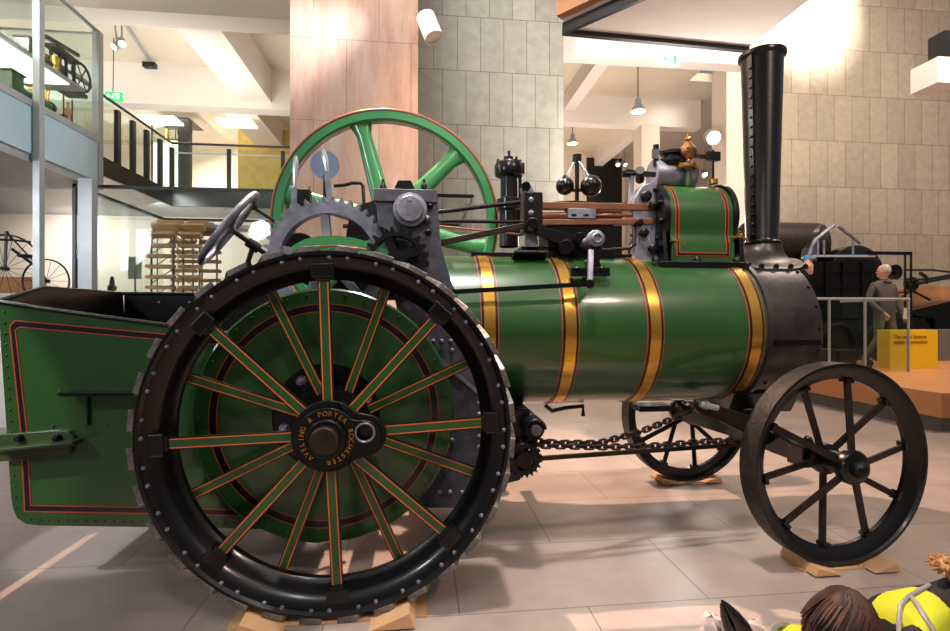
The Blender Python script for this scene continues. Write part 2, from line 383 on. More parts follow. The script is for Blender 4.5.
def lining(x0, x1):
    # closed frame line following the block's near side
    near = [p for p in sec if p[0] < YC+.05]; near = sorted(near, key=lambda p: -p[1])
    q = MB()
    def strip(xa, xb, mt, o):
        pts = [p for p in near if p[1] > 1.74]+[(YC-.235, 1.742)]
        ds = []
        for (y, z) in pts:
            d = V((0, y-YC, z-CZ)); d = V((0, -1, 0)) if z < 1.95 else d.normalized(); ds.append(V((0, y, z))+d*o)
        vs = []; fs = []
        for w in ds: vs += [V((xa, w.y, w.z)), V((xb, w.y, w.z))]
        for i in range(len(ds)-1): fs.append((2*i, 2*i+1, 2*i+3, 2*i+2))
        q.add(vs, fs, mt, True)
    for xc in (x0, x1):
        strip(xc-.012, xc+.012, m_red, .002); strip(xc-.006, xc+.006, m_lineblk, .0032)
    q.box((x0-.012, YC-.2375, 1.738), (x1+.012, YC-.234, 1.762), m_red); q.box((x0-.006, YC-.239, 1.744), (x1+.006, YC-.2345, 1.756), m_lineblk)
    return q
lining(cy0+.045, cy1-.045).build('lining', cyl)
c = MB(); c.lathe((cy0-.06, YC, CZ), (1, 0, 0), [(.001, 0), (.2, 0), (.25, .01), (.25, .035), (.235, .04), (.235, .06)], m_black, 48)
for k in range(12):
    a = 2*PI*k/12+.2; c.bolt((cy0-.05, YC+.225*math.cos(a), CZ+.225*math.sin(a)), (-1, 0, 0), .016, m_dark, .03)
c.build('rear_cylinder_cover', cyl)
c = MB(); c.lathe((cy1, YC, CZ), (1, 0, 0), [(.235, 0), (.245, .005), (.245, .03), (.235, .035), (.19, .045), (.12, .06), (.001, .065)], m_black, 48); c.cyl((cy1+.06, YC, CZ), (cy1+.1, YC, CZ), .02, m_dark, n=12)
c.build('front_cylinder_cover', cyl)
c = MB()
c.box((cy0-.09, YC-.275, 1.655), (cy1+.09, YC+.275, 1.70), m_black)
for px in (657, 699, 739):
    p = P(px, 264, YC-.27); c.bolt((p.x, YC-.25, 1.70), (0, 0, 1), .026, m_black, .04)
for x in (cy0-.05, cy1+.04):
    c.prism([(x, YC-.25, 1.68), (x, YC-.15, 1.68), (x, YC-.12, 1.95), (x, YC-.22, 1.9)], (.025, 0, 0), m_black)
c.build('cylinder_flange', cyl, bevel=.004)
for (px, py) in ((677, 240), (740, 236)):           # brass drain cocks
    q = MB(); p = P(px, py, YC-.3); q.cyl(p+V((0, .07, 0)), p, .011, m_brass, n=10); q.sph(p, .016, m_brass, n=10, k=6); q.bar(p+V((-.02, -.01, .016)), p+V((.045, -.01, -.03)), .012, .008, m_brass); q.build('drain_cock', cyl)
# valve chest, dome and safety valve on top
q = MB(); a = P(656, 172, 1.05); e = P(692, 174, 1.05)
q.lathe((a.x-.03, 1.05, a.z-.02), (1, 0, 0), [(.001, 0), (.10, 0), (.105, .015), (.105, e.x-a.x), (.09, e.x-a.x+.03), (.001, e.x-a.x+.045)], m_grey, 28); q.build('valve_chest', cyl)
q = MB(); p = P(672, 163, 1.0); q.lathe(p-V((0, 0, .02)), (0, 0, 1), [(.07, 0), (.09, .02), (.09, .04), (.055, .045), (.055, .07), (.075, .075), (.075, .095), (.001, .1)], m_dark, 24)
q.bar(P(652, 152, 1.0), P(716, 158, .95), .028, .014, m_dark); q.cyl(P(656, 166, 1.0), P(656, 145, 1.0), .02, m_dark, n=12); q.box(P(653, 158, .98), P(658, 150, 1.0), m_mid)
q.build('safety_valve', cyl)
q = MB(); p = P(688, 182, .93); h = P(688, 135, .93).z-p.z
q.lathe(p-V((0, 0, .03)), (0, 0, 1), [(.02, 0), (.024, .05), (.018, h*.33), (.03, h*.34), (.03, h*.40)], m_green_dark, 16)
q.lathe(p+V((0, 0, h*.38-.03)), (0, 0, 1), [(.04, 0), (.05, .012), (.05, .03), (.02, .045), (.018, .055), (.038, .07), (.055, .10), (.055, .13), (.024, .172), (.012, .185), (.022, .195), (.02, .21), (.008, .215), (.008, .24), (.001, .245)], m_bronze, 20)
q.bar(p+V((-.07, 0, h*.38-.01)), p+V((.07, 0, h*.38-.01)), .03, .03, m_brass); q.build('brass_safety_valve_cap', cyl)
q = MB(); p = P(713, 184, .93); q.cyl(p, P(713, 150, .93), .008, m_dark, n=8); q.cyl(p, p+V((0, 0, .03)), .03, m_brass, n=12); q.box(P(708, 160, .915), P(718, 153, .945), m_dark); q.build('valve_spring_rod', cyl)
q = MB()
q.tube([P(628, 172, .95), P(632, 178, .95), P(630, 205, .95), P(634, 232, .9)], .017, m_grey, 8)
q.bar(P(626, 172, .95), P(655, 175, .95), .03, .03, m_dark); q.cyl(P(640, 170, .9), P(640, 180, 1.0), .03, m_dark); q.cyl(P(622, 174, .95), P(634, 174, .95), .022, m_dark, n=12)
q.build('valve_rod_guide', cyl)
q = MB(); ppts = [(642, 186), (655, 180), (663, 190), (662, 212), (655, 235), (658, 262), (634, 262), (640, 235), (633, 215), (634, 200)]
q.prism([P(x, y, .84) for x, y in ppts], (0, .1, 0), m_grey); q.prism([P(x, y, .86) for x, y in ((636, 245), (652, 210), (668, 230), (668, 262), (640, 266))], (0, .14, 0), m_dark)
for (x, y, r) in ((648, 195, .035), (655, 205, .03), (641, 222, .025), (655, 248, .03), (646, 232, .028), (665, 200, .03)): 
    p = P(x, y, .80); q.lathe(p, (0, 1, 0), [(.001, 0), (r*.6, 0), (r, .012), (r, .05)], m_dark, 14)
q.build('cylinder_end_bracket', cyl, bevel=.004)
# ---- motion
mo = MB()
yb = .86
for (a0, b0, wz) in (((534, 206), (652, 208), 7), ((534, 223), (652, 222), 6)):
    mo.bar(P(a0[0], a0[1], yb), P(b0[0], b0[1], yb), M(wz, yb, 590), .06, m_copper)
bars = mo.build('slide_bars', ENG, bevel=.006)
q = MB(); q.box(P(524, 232, yb-.05), P(538, 197, yb+.08), m_dark)
for yy in (200, 213, 228): q.bolt(P(531, yy, yb-.05), (0, -1, 0), .02, m_grey, .02)
q.prism([P(x, y, yb-.01) for x, y in ((527, 232), (537, 232), (539, 252), (546, 262), (516, 262), (525, 250))], (0, .05, 0), m_grey)
pl = P(512, 266, .76); pr_ = P(546, 266, .76)
q.bar((P(512, 258, .80).x, .80, 1.725), (P(546, 258, .80).x, .80, 1.725), .02, .16, m_dark, up=(0, 1, -.35))
q.build('slide_bar_stand', ENG, bevel=.005)
q = MB(); q.box(P(568, 218, yb-.035), P(592, 211, yb+.04), m_grey)
for x in (574, 586): q.box(P(x-2.5, 216, yb-.038), P(x+2.5, 214, yb-.03), m_lineblk)
q.cyl(P(590, 215, yb), P(655, 215, yb), .014, m_copper, n=12); q.cyl(P(536, 216, yb), P(566, 215, yb), .022, m_copper, n=12); q.build('crosshead', ENG, bevel=.003)
q = MB(); q.bar(P(440, 243, yb-.05), P(536, 223, yb-.03), .038, .03, m_brown); q.cyl(P(533, 223, yb-.1), P(533, 223, yb+.06), .035, m_dark); q.build('connecting_rod', ENG, bevel=.005)
for (a0, b0, r, mm) in (((438, 212, .8), (520, 202, .86), .014, m_dark), ((438, 221, .9), (522, 222, .9), .012, m_dark), ((438, 226, 1.0), (524, 235, 1.0), .007, m_copper), ((600, 204, 1.0), (640, 204, 1.0), .01, m_dark)):
    q = MB(); q.cyl(P(*a0), P(*b0), r, mm, n=10); q.build('valve_rod', ENG)
q = MB(); q.bar(P(452, 292, .45), P(590, 284, .45), M(4.6, .45, 500), .014, m_black); q.cyl(P(590, 284, .42), P(590, 284, .52), .025, m_dark, n=14); q.build('reversing_rod', ENG)
q = MB()                                                # weigh shaft bracket
q.lathe(P(597, 238, .56), (0, 1, 0), [(.001, 0), (.02, 0), (.02, -.015), (.03, -.015), (.03, 0), (.05, .005), (.05, .05), (.03, .055), (.03, .25)], m_grey, 20)
q.prism([P(x, y, .58) for x, y in ((590, 245), (603, 245), (600, 262), (604, 272), (584, 272), (589, 262))], (0, .04, 0), m_dark)
q.bar(P(570, 272, .585), P(609, 272, .585), .05, .04, m_dark); q.bar(P(591, 250, .53), P(590, 285, .47), .03, .02, m_grey)
for x in (577, 602): q.bolt(P(x, 269, .565), (0, -.6, .6), .018, m_dark)
q.build('weigh_shaft_bracket', ENG, bevel=.004)
q = MB(); q.prism([P(x, y, .80) for x, y in ((536, 226), (560, 231), (585, 240), (590, 250), (575, 252), (555, 242), (537, 234))], (0, .05, 0), m_black)
q.tube([P(588, 250, .8), P(610, 250, .8), P(630, 248, .8), P(634, 244, .8), P(634, 226, .85)], .012, m_black, 8)
q.cyl(P(566, 247, .75), P(566, 247, .9), .045, m_black); q.cyl(P(580, 238, .75), P(580, 238, .9), .035, m_black)
q.tube([P(548, 204, .9), P(560, 203, .9), P(577, 202, .9), P(600, 205, .9), P(620, 206, .9)], .012, m_dark, 8)
q.box(P(548, 251, .85), P(600, 225, 1.1), m_black); q.build('valve_motion', ENG, bevel=.003)
# governor
gov = MB(); g0 = P(577, 206, .95); g1 = P(577, 158, .95)
gov.cyl(g0-V((0, 0, .04)), g1, .014, m_dark, n=12); gov.cyl(g1-V((0, 0, .02)), g1+V((0, 0, .02)), .03, m_dark, n=14)
gov.cyl(P(566, 190, .95), P(592, 190, .95), .012, m_brown, n=10); gov.lathe(g0-V((0, 0, .02)), (0, 0, 1), [(.07, 0), (.07, .015), (.03, .025), (.025, .05)], m_dark, 20)
gv = gov.build('governor', ENG)
for (bx_, by_, rr) in ((565, 186, 9.2), (591, 186, 10.6)):
    q = MB(); c0 = P(bx_, by_, .95 if bx_ < 577 else .9); q.sph(c0, M(rr, .9, 577), m_black, n=28, k=16); q.tube([c0+V((0, 0, .04)), g1+V((0, 0, 0))], .009, m_steel, 8); q.sph(c0+V((0, 0, .06)), .016, m_dark); q.build('governor_ball', gv)
# feed pump
yp = 1.3; q = MB(); c0 = P(509, 240, yp); z = lambda py: P(509, py, yp).z-c0.z
q.lathe(c0, (0, 0, 1), [(.07, -.05), (.07, z(212)), (.09, z(210)), (.09, z(200)), (.062, z(198)), (.062, z(178)), (.1, z(176)), (.105, z(174)), (.105, z(166)), (.095, z(163)), (.03, z(162)), (.03, z(157)), (.01, z(156)), (.01, z(151)), (.001, z(151))], m_black, 28)
q.cyl(P(520, 236, yp-.02), P(520, 160, yp-.02), .012, m_dark, n=10); q.cyl(P(520, 174, yp-.02), P(520, 164, yp-.02), .035, m_dark, n=12)
q.tube([P(521, 215, yp), P(517, 222, yp), P(520, 232, yp), P(516, 240, yp)], .012, m_black, 8)
for k in range(6):
    a = k*PI/3; q.bolt(c0+V((.08*math.cos(a), .08*math.sin(a), z(163))), (0, 0, 1), .012, m_dark, .03)
q.build('displacement_lubricator', ENG)
q = MB(); q.prism([P(x, y, .95) for x, y in ((521, 188), (526, 183), (532, 186), (540, 203), (534, 204), (528, 204), (524, 200))], (0, .05, 0), m_grey); q.bar(P(524, 186, .97), P(541, 204, .93), .012, .012, m_dark); q.cyl(P(526, 186, .9), P(526, 186, 1.02), .03, m_dark, n=14); q.build('rocker_arm', ENG, bevel=.003)
q = MB(); q.box((P(520, 250, .9).x, .85, 1.70), (P(612, 250, .9).x, 1.1, 1.80), m_black); q.box((P(470, 250, .98).x, .9, 1.72), (P(640, 250, .98).x, 1.06, 1.765), m_dark); q.build('motion_base', ENG, bevel=.004)
# ---- hornplates
hp = [(375, 190), (437, 190), (441, 246), (450, 278), (462, 308), (490, 350), (508, 400), (508, 470), (500, 500), (460, 508), (398, 508), (396, 420), (405, 350), (392, 285), (404, 268), (400, 245), (388, 230), (378, 225)]
yh = .475
q = MB(); q.prism([P(x, y, yh) for x, y in hp], (0, .014, 0), m_mid)
hornp = q.build('hornplate', ENG, bevel=.002); hornp['label'] = 'near side hornplate of bare grey iron'
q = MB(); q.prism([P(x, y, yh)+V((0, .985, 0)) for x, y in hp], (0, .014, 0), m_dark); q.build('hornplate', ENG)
q = MB(); x0 = P(392, 300, yh).x; x1 = P(500, 400, yh).x
q.box((x0+.03, .5, P(400, 505, yh).z), (P(476, 400, yh).x, 1.455, 1.22), m_black); q.box((x0+.03, .5, 1.2), (P(437, 246, yh).x, 1.455, P(438, 232, yh).z), m_black)
q.build('firebox', ENG)
it = []
for y in range(392, 470, 11): it.append((P(479, y, yh), (0, -1, 0), .013))
for x in range(424, 456, 9): it.append((P(x, 341, yh), (0, -1, 0), .013))
for p in ((452, 350), (476, 375), (450, 405), (452, 440), (478, 480), (440, 492), (450, 492), (462, 492), (456, 368), (430, 470)): it.append((P(p[0], p[1], yh), (0, -1, 0), .013))
rivets(hornp, it, m_grey)
q = MB(); q.bar(P(440, 360, yh-.006), P(485, 398, yh-.006), .02, .01, m_grey); q.build('stay_strip', hornp)
# crank bearing box
q = MB(); a_ = P(374, 201, .468); b_ = P(437, 190, .468); q.box((a_.x, .462, a_.z), (b_.x, .62, b_.z), m_mid); q.prism([P(x, y, .49) for x, y in ((394, 189), (415, 189), (411, 180), (398, 180))], (0, .09, 0), m_dark)
for x in (383, 424): q.cyl(P(x, 190, .52), P(x, 179, .52), .008, m_dark, n=8); q.bolt(P(x, 188, .52), (0, 0, 1), .02, m_dark, .03)
brg = q.build('crankshaft_bearing', ENG, bevel=.004)
q = MB(); q.prism([P(x, y, .80) for x, y in ((350, 212), (362, 204), (376, 200), (436, 200), (436, 300), (336, 300), (338, 262), (346, 236))], (0, .10, 0), m_lineblk); q.cyl(P(300, 250, .78), P(300, 250, .9), .1, m_lineblk); q.build('dark_void_block', ENG)  # added black block standing in for the shade behind the hornplate
q = MB(); c0 = P(410, 209, .42); q.lathe(c0, (0, 1, 0), [(.001, -.02), (.066, -.02), (.072, -.012), (.072, .0), (.09, .004), (.09, .03), (.08, .034), (.08, .06)], m_grey, 32); q.box(c0+V((-.012, -.026, .04)), c0+V((.012, -.018, .06)), m_steel)
q.bolt(P(427, 219, .47), (0, -1, 0), .02, m_grey, .04); q.bolt(P(428, 232, .47), (0, -1, 0), .02, m_dark, .04); q.bolt(P(430, 206, .47), (0, -1, 0), .018, m_dark, .03)
q.build('crankshaft_end', brg)
q = MB(); c0 = P(400, 222, .5); q.cyl(c0, c0+V((0, 1.0, 0)), .04, m_steel); q.build('crankshaft', ENG)
# toothed gear builder
def gear(c, R, T, y0, y1, m, rin, nsp, hub, tooth=.03, ph=0):
    g = MB(); out = []
    for i in range(T):
        for (f, r) in ((0, R-tooth), (.22, R-tooth), (.42, R), (.62, R), (.82, R-tooth)):
            a = 2*PI*(i+f)/T+ph; out.append(V((c[0]+r*math.cos(a), y0, c[1]+r*math.sin(a))))
    hole = [V((c[0]+rin*math.cos(2*PI*k/64), y0, c[1]+rin*math.sin(2*PI*k/64))) for k in range(64)]
    g.hplate(out, [hole], (0, y1-y0, 0), m)
    for k in range(nsp):
        a = 2*PI*k/nsp+ph+.4; d = V((math.cos(a), 0, math.sin(a))); cc = V((c[0], (y0+y1)/2, c[1]))
        g.bar(cc+d*hub*.8, cc+d*(rin+.01), .045, (y1-y0)*.8, m)
    g.lathe((c[0], y0-.02, c[1]), (0, 1, 0), [(.001, 0), (hub, 0), (hub, y1-y0+.04), (.001, y1-y0+.04)], m, 32)
    return g
c0 = P(328, 260, .64); gear((c0.x, c0.z), M(64, .64, 330), 44, .64, .72, m_grey, M(47, .64, 330), 5, .07).build('spur_gear', ENG)
c0 = P(398, 262, .535); gear((c0.x, c0.z), .17, 20, .38, .45, m_dark, .12, 4, .05).build('crank_pinion', ENG)
q = MB(); arc = [(292, 246), (305, 239), (320, 236), (338, 235.5), (355, 238), (372, 243), (389, 250)]
q.prism([P(x, y, .40) for x, y in arc]+[P(x, y+22, .40) for x, y in arc[::-1]], (0, .05, 0), m_fly)
o = q.build('gear_guard', ENG)
q = MB(); a2 = [(304, 250), (320, 246.5), (338, 245.5), (355, 247), (372, 251), (384, 255)]
q.tube([P(x, y, .398) for x, y in a2], .003, m_red, 6); q.build('lining', o)
# ---- green drum disc behind the driving wheel
q = MB(); dc = V((P(326, 415, .36).x, .37, .845)); DR = .655
q.lathe(dc, (0, 1, 0), [(.001, .01), (.27, .01), (.27, 0), (.535, 0), (.539, 0), (.572, 0), (.576, 0), (DR-.01, 0), (DR, .008), (DR, .06), (.001, .06)], [m_black, m_black, m_green, m_red, m_lineblk, m_red, m_green, m_green, m_green, m_green], 96)
for k in range(40):
    a = 2*PI*k/40; q.bolt(dc+V((math.cos(a)*(DR-.03), 0, math.sin(a)*(DR-.03))), (0, -1, 0), .007, m_green)
drum = q.build('winding_drum', ENG)
q = MB()
for k in range(10):
    a = 2*PI*k/10+.3; q.bolt(dc+V((math.cos(a)*.22, .01, math.sin(a)*.22)), (0, -1, 0), .03, m_grey, .04)
q.lathe(dc+V((0, -.05, 0)), (0, 1, 0), [(.001, 0), (.16, 0), (.17, .06)], m_dark, 32); q.build('drum_bolts', drum)
# ---- driving wheel
WR = .812
def driving_wheel():
    w = MB(); prof = [(WR, 0), (WR, .30), (WR-.014, .30), (WR-.014, .17), (WR-.118, .15), (WR-.122, .11), (WR-.10, .09), (WR-.085, .05), (WR-.055, .022), (WR-.024, .014), (WR-.014, 0)]
    w.lathe((0, 0, 0), (0, 1, 0), prof, m_black, 128, closed=True)
    for k in range(48):
        a = 2*PI*k/48
        for (r, dy) in ((WR-.028, .008), ):
            w.bolt((r*math.cos(a+.03*(k % 2)), dy+.006, r*math.sin(a+.03*(k % 2))), (0, -1, 0), .010, m_grey, .012)
    rim = w.build('driving_wheel', ENG, origin=(0, 0, 0)); rim.location = V((0, 0, WR+.022))-V(ENG.location)
    WL[rim.name] = V((0, 0, 0))
    # spokes
    def spoke(y0, y1, r0, r1, w_, nm):
        s_ = MB(); n = V((0, -1, 0))
        z = [-w_/2, -w_/2+.005, -w_/2+.010, w_/2-.010, w_/2-.005, w_/2]; ms = [m_lineblk, m_orange, m_green, m_orange, m_lineblk]
        vs = []
        for (r, y) in ((r0, y0), (r1, y1)):
            for zz in z: vs.append((r, y, zz))
        for (r, y) in ((r0, y0), (r1, y1)):
            for zz in (z[0], z[-1]): vs.append((r, y+.02, zz))
        fs = [(i, i+1, 6+i+1, 6+i) for i in range(5)]; mm = ms[:]
        fs += [(0, 6, 14, 12), (5, 13, 15, 11), (12, 14, 15, 13)]; mm += [m_lineblk]*3
        s_.add(vs, fs, mm); return s_.build(nm, rim, origin=(0, 0, 0))
    f0 = spoke(.0, .035, .12, WR-.08, .052, 'spoke'); b0 = spoke(.2, .156, .12, WR-.03, .050, 'spoke')
    bk = MB(); bk.box((WR-.118, .012, -.05), (WR-.05, .09, .05), m_black)
    bk.box((WR-.13, .02, -.035), (WR-.11, .04, .035), m_black)
    bk0 = bk.build('spoke_bracket', rim, origin=(0, 0, 0), bevel=.008)
    off = math.radians(2.5)
    for k in range(8):
        a = -(k*PI/4+off)
        if k == 0: f0.rotation_euler = (0, a, 0); bk0.rotation_euler = (0, a, 0); b0.rotation_euler = (0, a-PI/8, 0)
        else: rotcopy(f0, rim, (0, a, 0)); rotcopy(bk0, rim, (0, a, 0)); rotcopy(b0, rim, (0, a-PI/8, 0))
    # strakes: diagonal raised plates riveted round the tread
    NS = 32; st = MB(); vs = []; fs = []; K = 6
    for i in range(K+1):
        f = i/K; aa = (f-.5)*.20; y = -.006+.312*f; hw = .055
        for (da, r) in ((-hw, WR-.001), (-hw, WR+.024), (hw, WR+.024), (hw, WR-.001)):
            a_ = aa+da; vs.append((r*math.cos(a_), y, r*math.sin(a_)))
    for i in range(K):
        for j in range(4): fs.append((4*i+j, 4*i+(j+1) % 4, 4*i+4+(j+1) % 4, 4*i+4+j))
    fs += [(3, 2, 1, 0), (4*K, 4*K+1, 4*K+2, 4*K+3)]
    st.add(vs, fs, m_strake); s0 = st.build('strake', rim, origin=(0, 0, 0), bevel=.003)
    for k in range(1, NS): rotcopy(s0, rim, (0, 2*PI*k/NS, 0))
    # hub
    hb = MB(); hb.lathe((0, -.01, 0), (0, 1, 0), [(.001, 0), (.13, 0), (.13, .19), (.17, .195), (.17, .235), (.12, .24), (.12, .33), (.001, .33)], m_dark, 40); hb.build('hub', rim, origin=(0, 0, 0))
    def lobe(Rc, d, rl, grow=0):
        pts = []
        for k in range(96):
            a = 2*PI*k/96; r = Rc
            # ray hit with lobe circle
            bq = d*math.cos(a); disc = bq*bq-(d*d-rl*rl)
            if disc > 0 and bq > 0:
                r = max(r, bq+math.sqrt(disc))
            pts.append(r)
        for _ in range(5): pts = [max(pts[i], (pts[i-1]+pts[i]+pts[(i+1) % 96])/3) for i in range(96)]
        return [(pts[k]*math.cos(2*PI*k/96), pts[k]*math.sin(2*PI*k/96)) for k in range(96)]
    hp_ = MB(); hole = [V((.162+.036*math.cos(2*PI*k/24), -.06, .018+.036*math.sin(2*PI*k/24))) for k in range(24)]
    hp_.hplate([V((x, -.035, z)) for x, z in lobe(.155, .16, .092)], [[h_+V((0, .025, 0)) for h_ in hole]], (0, .03, 0), m_dark)
    hp_.hplate([V((x, -.06, z)) for x, z in lobe(.128, .16, .07)], [hole], (0, .026, 0), m_dark)
    hp_.cyl((.162, -.012, .018), (.162, -.006, .018), .05, m_lineblk, n=20)  # black disc added behind the hole to darken it
    hp_.torus((.162, -.06, .018), (0, 1, 0), .04, .006, m_grey, 24, 6)
    hp_.lathe((0, -.09, 0), (0, 1, 0), [(.001, 0), (.078, 0), (.084, .006), (.084, .03)], m_dark, 40)
    pl_ = hp_.build('hub_plate', rim, origin=(0, 0, 0), bevel=.005); pl_['label'] = 'dark hub plate with a round hole and a ring of brass lettering'
    hc = MB(); hc.lathe((0, -.13, 0), (0, 1, 0), [(.001, 0), (.052, 0), (.06, .006), (.06, .05)], m_brown, 40); hc.build('hub_cap', rim, origin=(0, 0, 0))
    lt = MB(); word = 'AVELING & PORTER'; a = math.radians(222)
    def put(word, a0, step):
        a = math.radians(a0)
        for ch in word:
            if ch != ' ':
                Mx = Matrix.Translation(V((.104*math.cos(a), -.062, .104*math.sin(a)))) @ Matrix.Rotation(-(a-PI/2), 4, 'Y') @ Matrix.Rotation(PI/2, 4, 'X')
                t = textmesh('t', ch, .030, m_brass, Mx); t.build('brass_letter', rim, origin=(0, 0, 0))
            a -= math.radians(step)
    put('AVELING & PORTER', 232, 12.6); put('ROCHESTER', 16, 12.6)
    return rim
dwl = driving_wheel()
hubw = P(329, 434, 0)
dwl.location = V((hubw.x, 0, WR+.022))-ENG.location
# far driving wheel: plain copies of every piece, mirrored in place
far = dwl.copy(); COL.objects.link(far); WL[far.name] = V((0, 0, 0)); far.location = V((hubw.x, 1.96, WR+.022))-ENG.location
far.rotation_euler = (0, 0, PI)
for ch in [c for c in dwl.children if not c.name.startswith('brass_letter')]:
    c_ = ch.copy(); COL.objects.link(c_); c_.parent = far
q = MB(); q.cyl((hubw.x, .32, WR+.022), (hubw.x, 1.64, WR+.022), .055, m_dark); q.build('rear_axle', ENG)
# ---- flywheel
yf = 1.49; fc = P(387, 221, yf); FR = M(113, yf, 387)
q = MB(); q.lathe(fc, (0, 1, 0), [(FR-.004, 0), (FR, .004), (FR, .11), (FR-.03, .115), (FR-.085, .09), (FR-.088, .02), (FR-.075, 0), (FR-.022, 0), (FR-.014, 0), (FR-.008, 0)], [m_red, m_lineblk, m_lineblk, m_fly, m_grey, m_fly, m_fly, m_lineblk, m_red, m_fly], 128, closed=True)
fly = q.build('flywheel', ENG)
for k in range(6):
    a = math.radians(105+60*k); d = V((math.cos(a), 0, math.sin(a))); cc = fc+V((0, .055, 0))
    q = MB(); N_ = 16; vs = []; fs = []; sd_ = V((-d.z, 0, d.x)); K = 8
    for i in range(K+1):
        f = i/K; r = .1+(FR-.09-.1)*f; wd = .075-.022*f+(.03*(f-.88)/.12 if f > .88 else 0)
        for j in range(N_):
            t = 2*PI*j/N_; vs.append(cc+d*r+sd_*wd*math.cos(t)+V((0, 1, 0))*.035*math.sin(t))
    for i in range(K):
        for j in range(N_): fs.append((i*N_+j, i*N_+(j+1) % N_, (i+1)*N_+(j+1) % N_, (i+1)*N_+j))
    q.add(vs, fs, m_fly, True); q.build('spoke', fly)
q = MB(); q.lathe(fc-V((0, .03, 0)), (0, 1, 0), [(.001, 0), (.06, 0), (.14, .02), (.15, .05), (.15, .12), (.001, .13)], m_fly, 32); q.build('hub', fly)
# ---- tender
yt = .425; ytf = 1.44
tl = [(-2, 302), (40, 309), (100, 317), (160, 325), (240, 336), (300, 345)]
top = [P(x, y, yt) for x, y in tl]; bl = [P(x, y, yt) for x, y in ((300, 530), (240, 528.5), (140, 527), (40, 525.5), (26, 524), (17, 518), (13, 508), (11, 495))]
xr = max(p.x for p in top)
tn = MB(); sheet = top+bl
tn.prism(sheet, (0, .012, 0), m_green, m_lineblk)
tend = tn.build('tender', ENG); tend['label'] = 'green riveted side sheet with red and black lining'
tb = MB()
fx = top[0].x+.0; zt = 1.50
# far side, back sheet, floor, inner faces
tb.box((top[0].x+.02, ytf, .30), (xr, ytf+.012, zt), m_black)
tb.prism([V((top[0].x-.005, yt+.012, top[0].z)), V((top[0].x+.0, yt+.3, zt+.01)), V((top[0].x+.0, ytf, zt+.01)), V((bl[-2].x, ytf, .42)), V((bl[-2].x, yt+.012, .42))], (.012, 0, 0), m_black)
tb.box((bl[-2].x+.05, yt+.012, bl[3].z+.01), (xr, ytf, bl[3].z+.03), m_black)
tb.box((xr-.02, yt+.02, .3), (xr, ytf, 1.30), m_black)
for k in range(7): tb.bolt((top[0].x+.25+k*.2, ytf-.001, zt-.05), (0, -1, 0), .012, m_grey)
tb.build('tender_body', ENG)
tb = MB(); tb.tube([p+V((0, -.004, .004)) for p in top], .011, m_dark, 8); tb.tube([V((top[0].x, yt, top[0].z+.004)), V((top[0].x, yt+.3, zt+.012)), V((top[0].x, ytf, zt+.012)), V((xr, ytf, zt+.01))], .012, m_dark, 8); tb.build('top_bead', tend)
tb = MB()
def strip(poly, w, m, y):
    pts = [P(x, yy, y) for x, yy in poly]; k = len(pts)
    vs = []; fs = []
    c_ = sum(pts, V((0, 0, 0)))/k
    inn = []
    for i in range(k):
        a_ = (pts[i]-pts[i-1]).normalized(); b_ = (pts[(i+1) % k]-pts[i]).normalized()
        na = V((a_.z, 0, -a_.x)); nb = V((b_.z, 0, -b_.x)); nn = (na+nb).normalized(); sc_ = w/max(.3, nn.dot(na)); 
        inn.append(pts[i]+nn*sc_)
    vs = pts+inn; fs = [(i, (i+1) % k, k+(i+1) % k, k+i) for i in range(k)]
    tb.add(vs, fs, m)
lin = [(9, 326), (15, 320), (160, 333), (300, 345), (300, 518), (150, 514), (24, 512), (20, 430)]
strip(lin, .006, m_red, yt-.002); 
lin2 = [(9.8, 327), (15.5, 321.2), (160, 334.2), (300, 346), (300, 516.8), (150, 512.8), (25, 510.8), (21, 430)]
strip(lin2, .026, m_lineblk, yt-.0015)
lin3 = [(14.5, 329.5), (19.5, 326.5), (160, 339), (300, 351), (300, 512), (150, 508), (30, 506), (26, 430)]
strip(lin3, .005, m_red, yt-.002)
tb.build('lining', tend)
it = []
for k in range(19):
    f = k/18; it.append((P(4+(12)*f, 312+f*196, yt), (0, -1, 0), .0065))
for k in range(24): it.append((P(30+k*9.3, 519.5+k*.18, yt), (0, -1, 0), .0065))
for (x, y) in ((53, 426), (108, 424), (60, 392)): it.append((P(x, y, yt), (0, -1, 0), .008))
rivets(tend, it, m_green_dark)
q = MB(); q.prism([P(x, y, yt) for x, y in ((70, 392), (78, 393.5), (150, 392.5), (150, 390), (74, 390))], (0, -.10, 0), m_black); q.bar(P(88, 394, yt-.01), P(88, 425, yt-.01), .008, .01, m_black); q.build('tender_step', tend)
q = MB()
q.prism([P(x, y, yt) for x, y in ((-4, 434), (60, 429), (72, 430), (78, 436), (79, 444), (70, 446), (-4, 452))], (0, -.03, 0), m_green_dark)
q.bar(P(-4, 449, yt-.055), P(78, 441, yt-.055), .014, .09, m_green_dark); q.prism([P(x, y, yt) for x, y in ((-3, 452), (74, 446), (74, 452), (66, 456), (-2, 461))], (0, -.02, 0), m_green_dark)
for x in (20, 58): q.bolt(P(x, 438, yt-.03), (0, -1, 0), .022, m_black, .03)
q.build('drawbar_bracket', tend, bevel=.003)
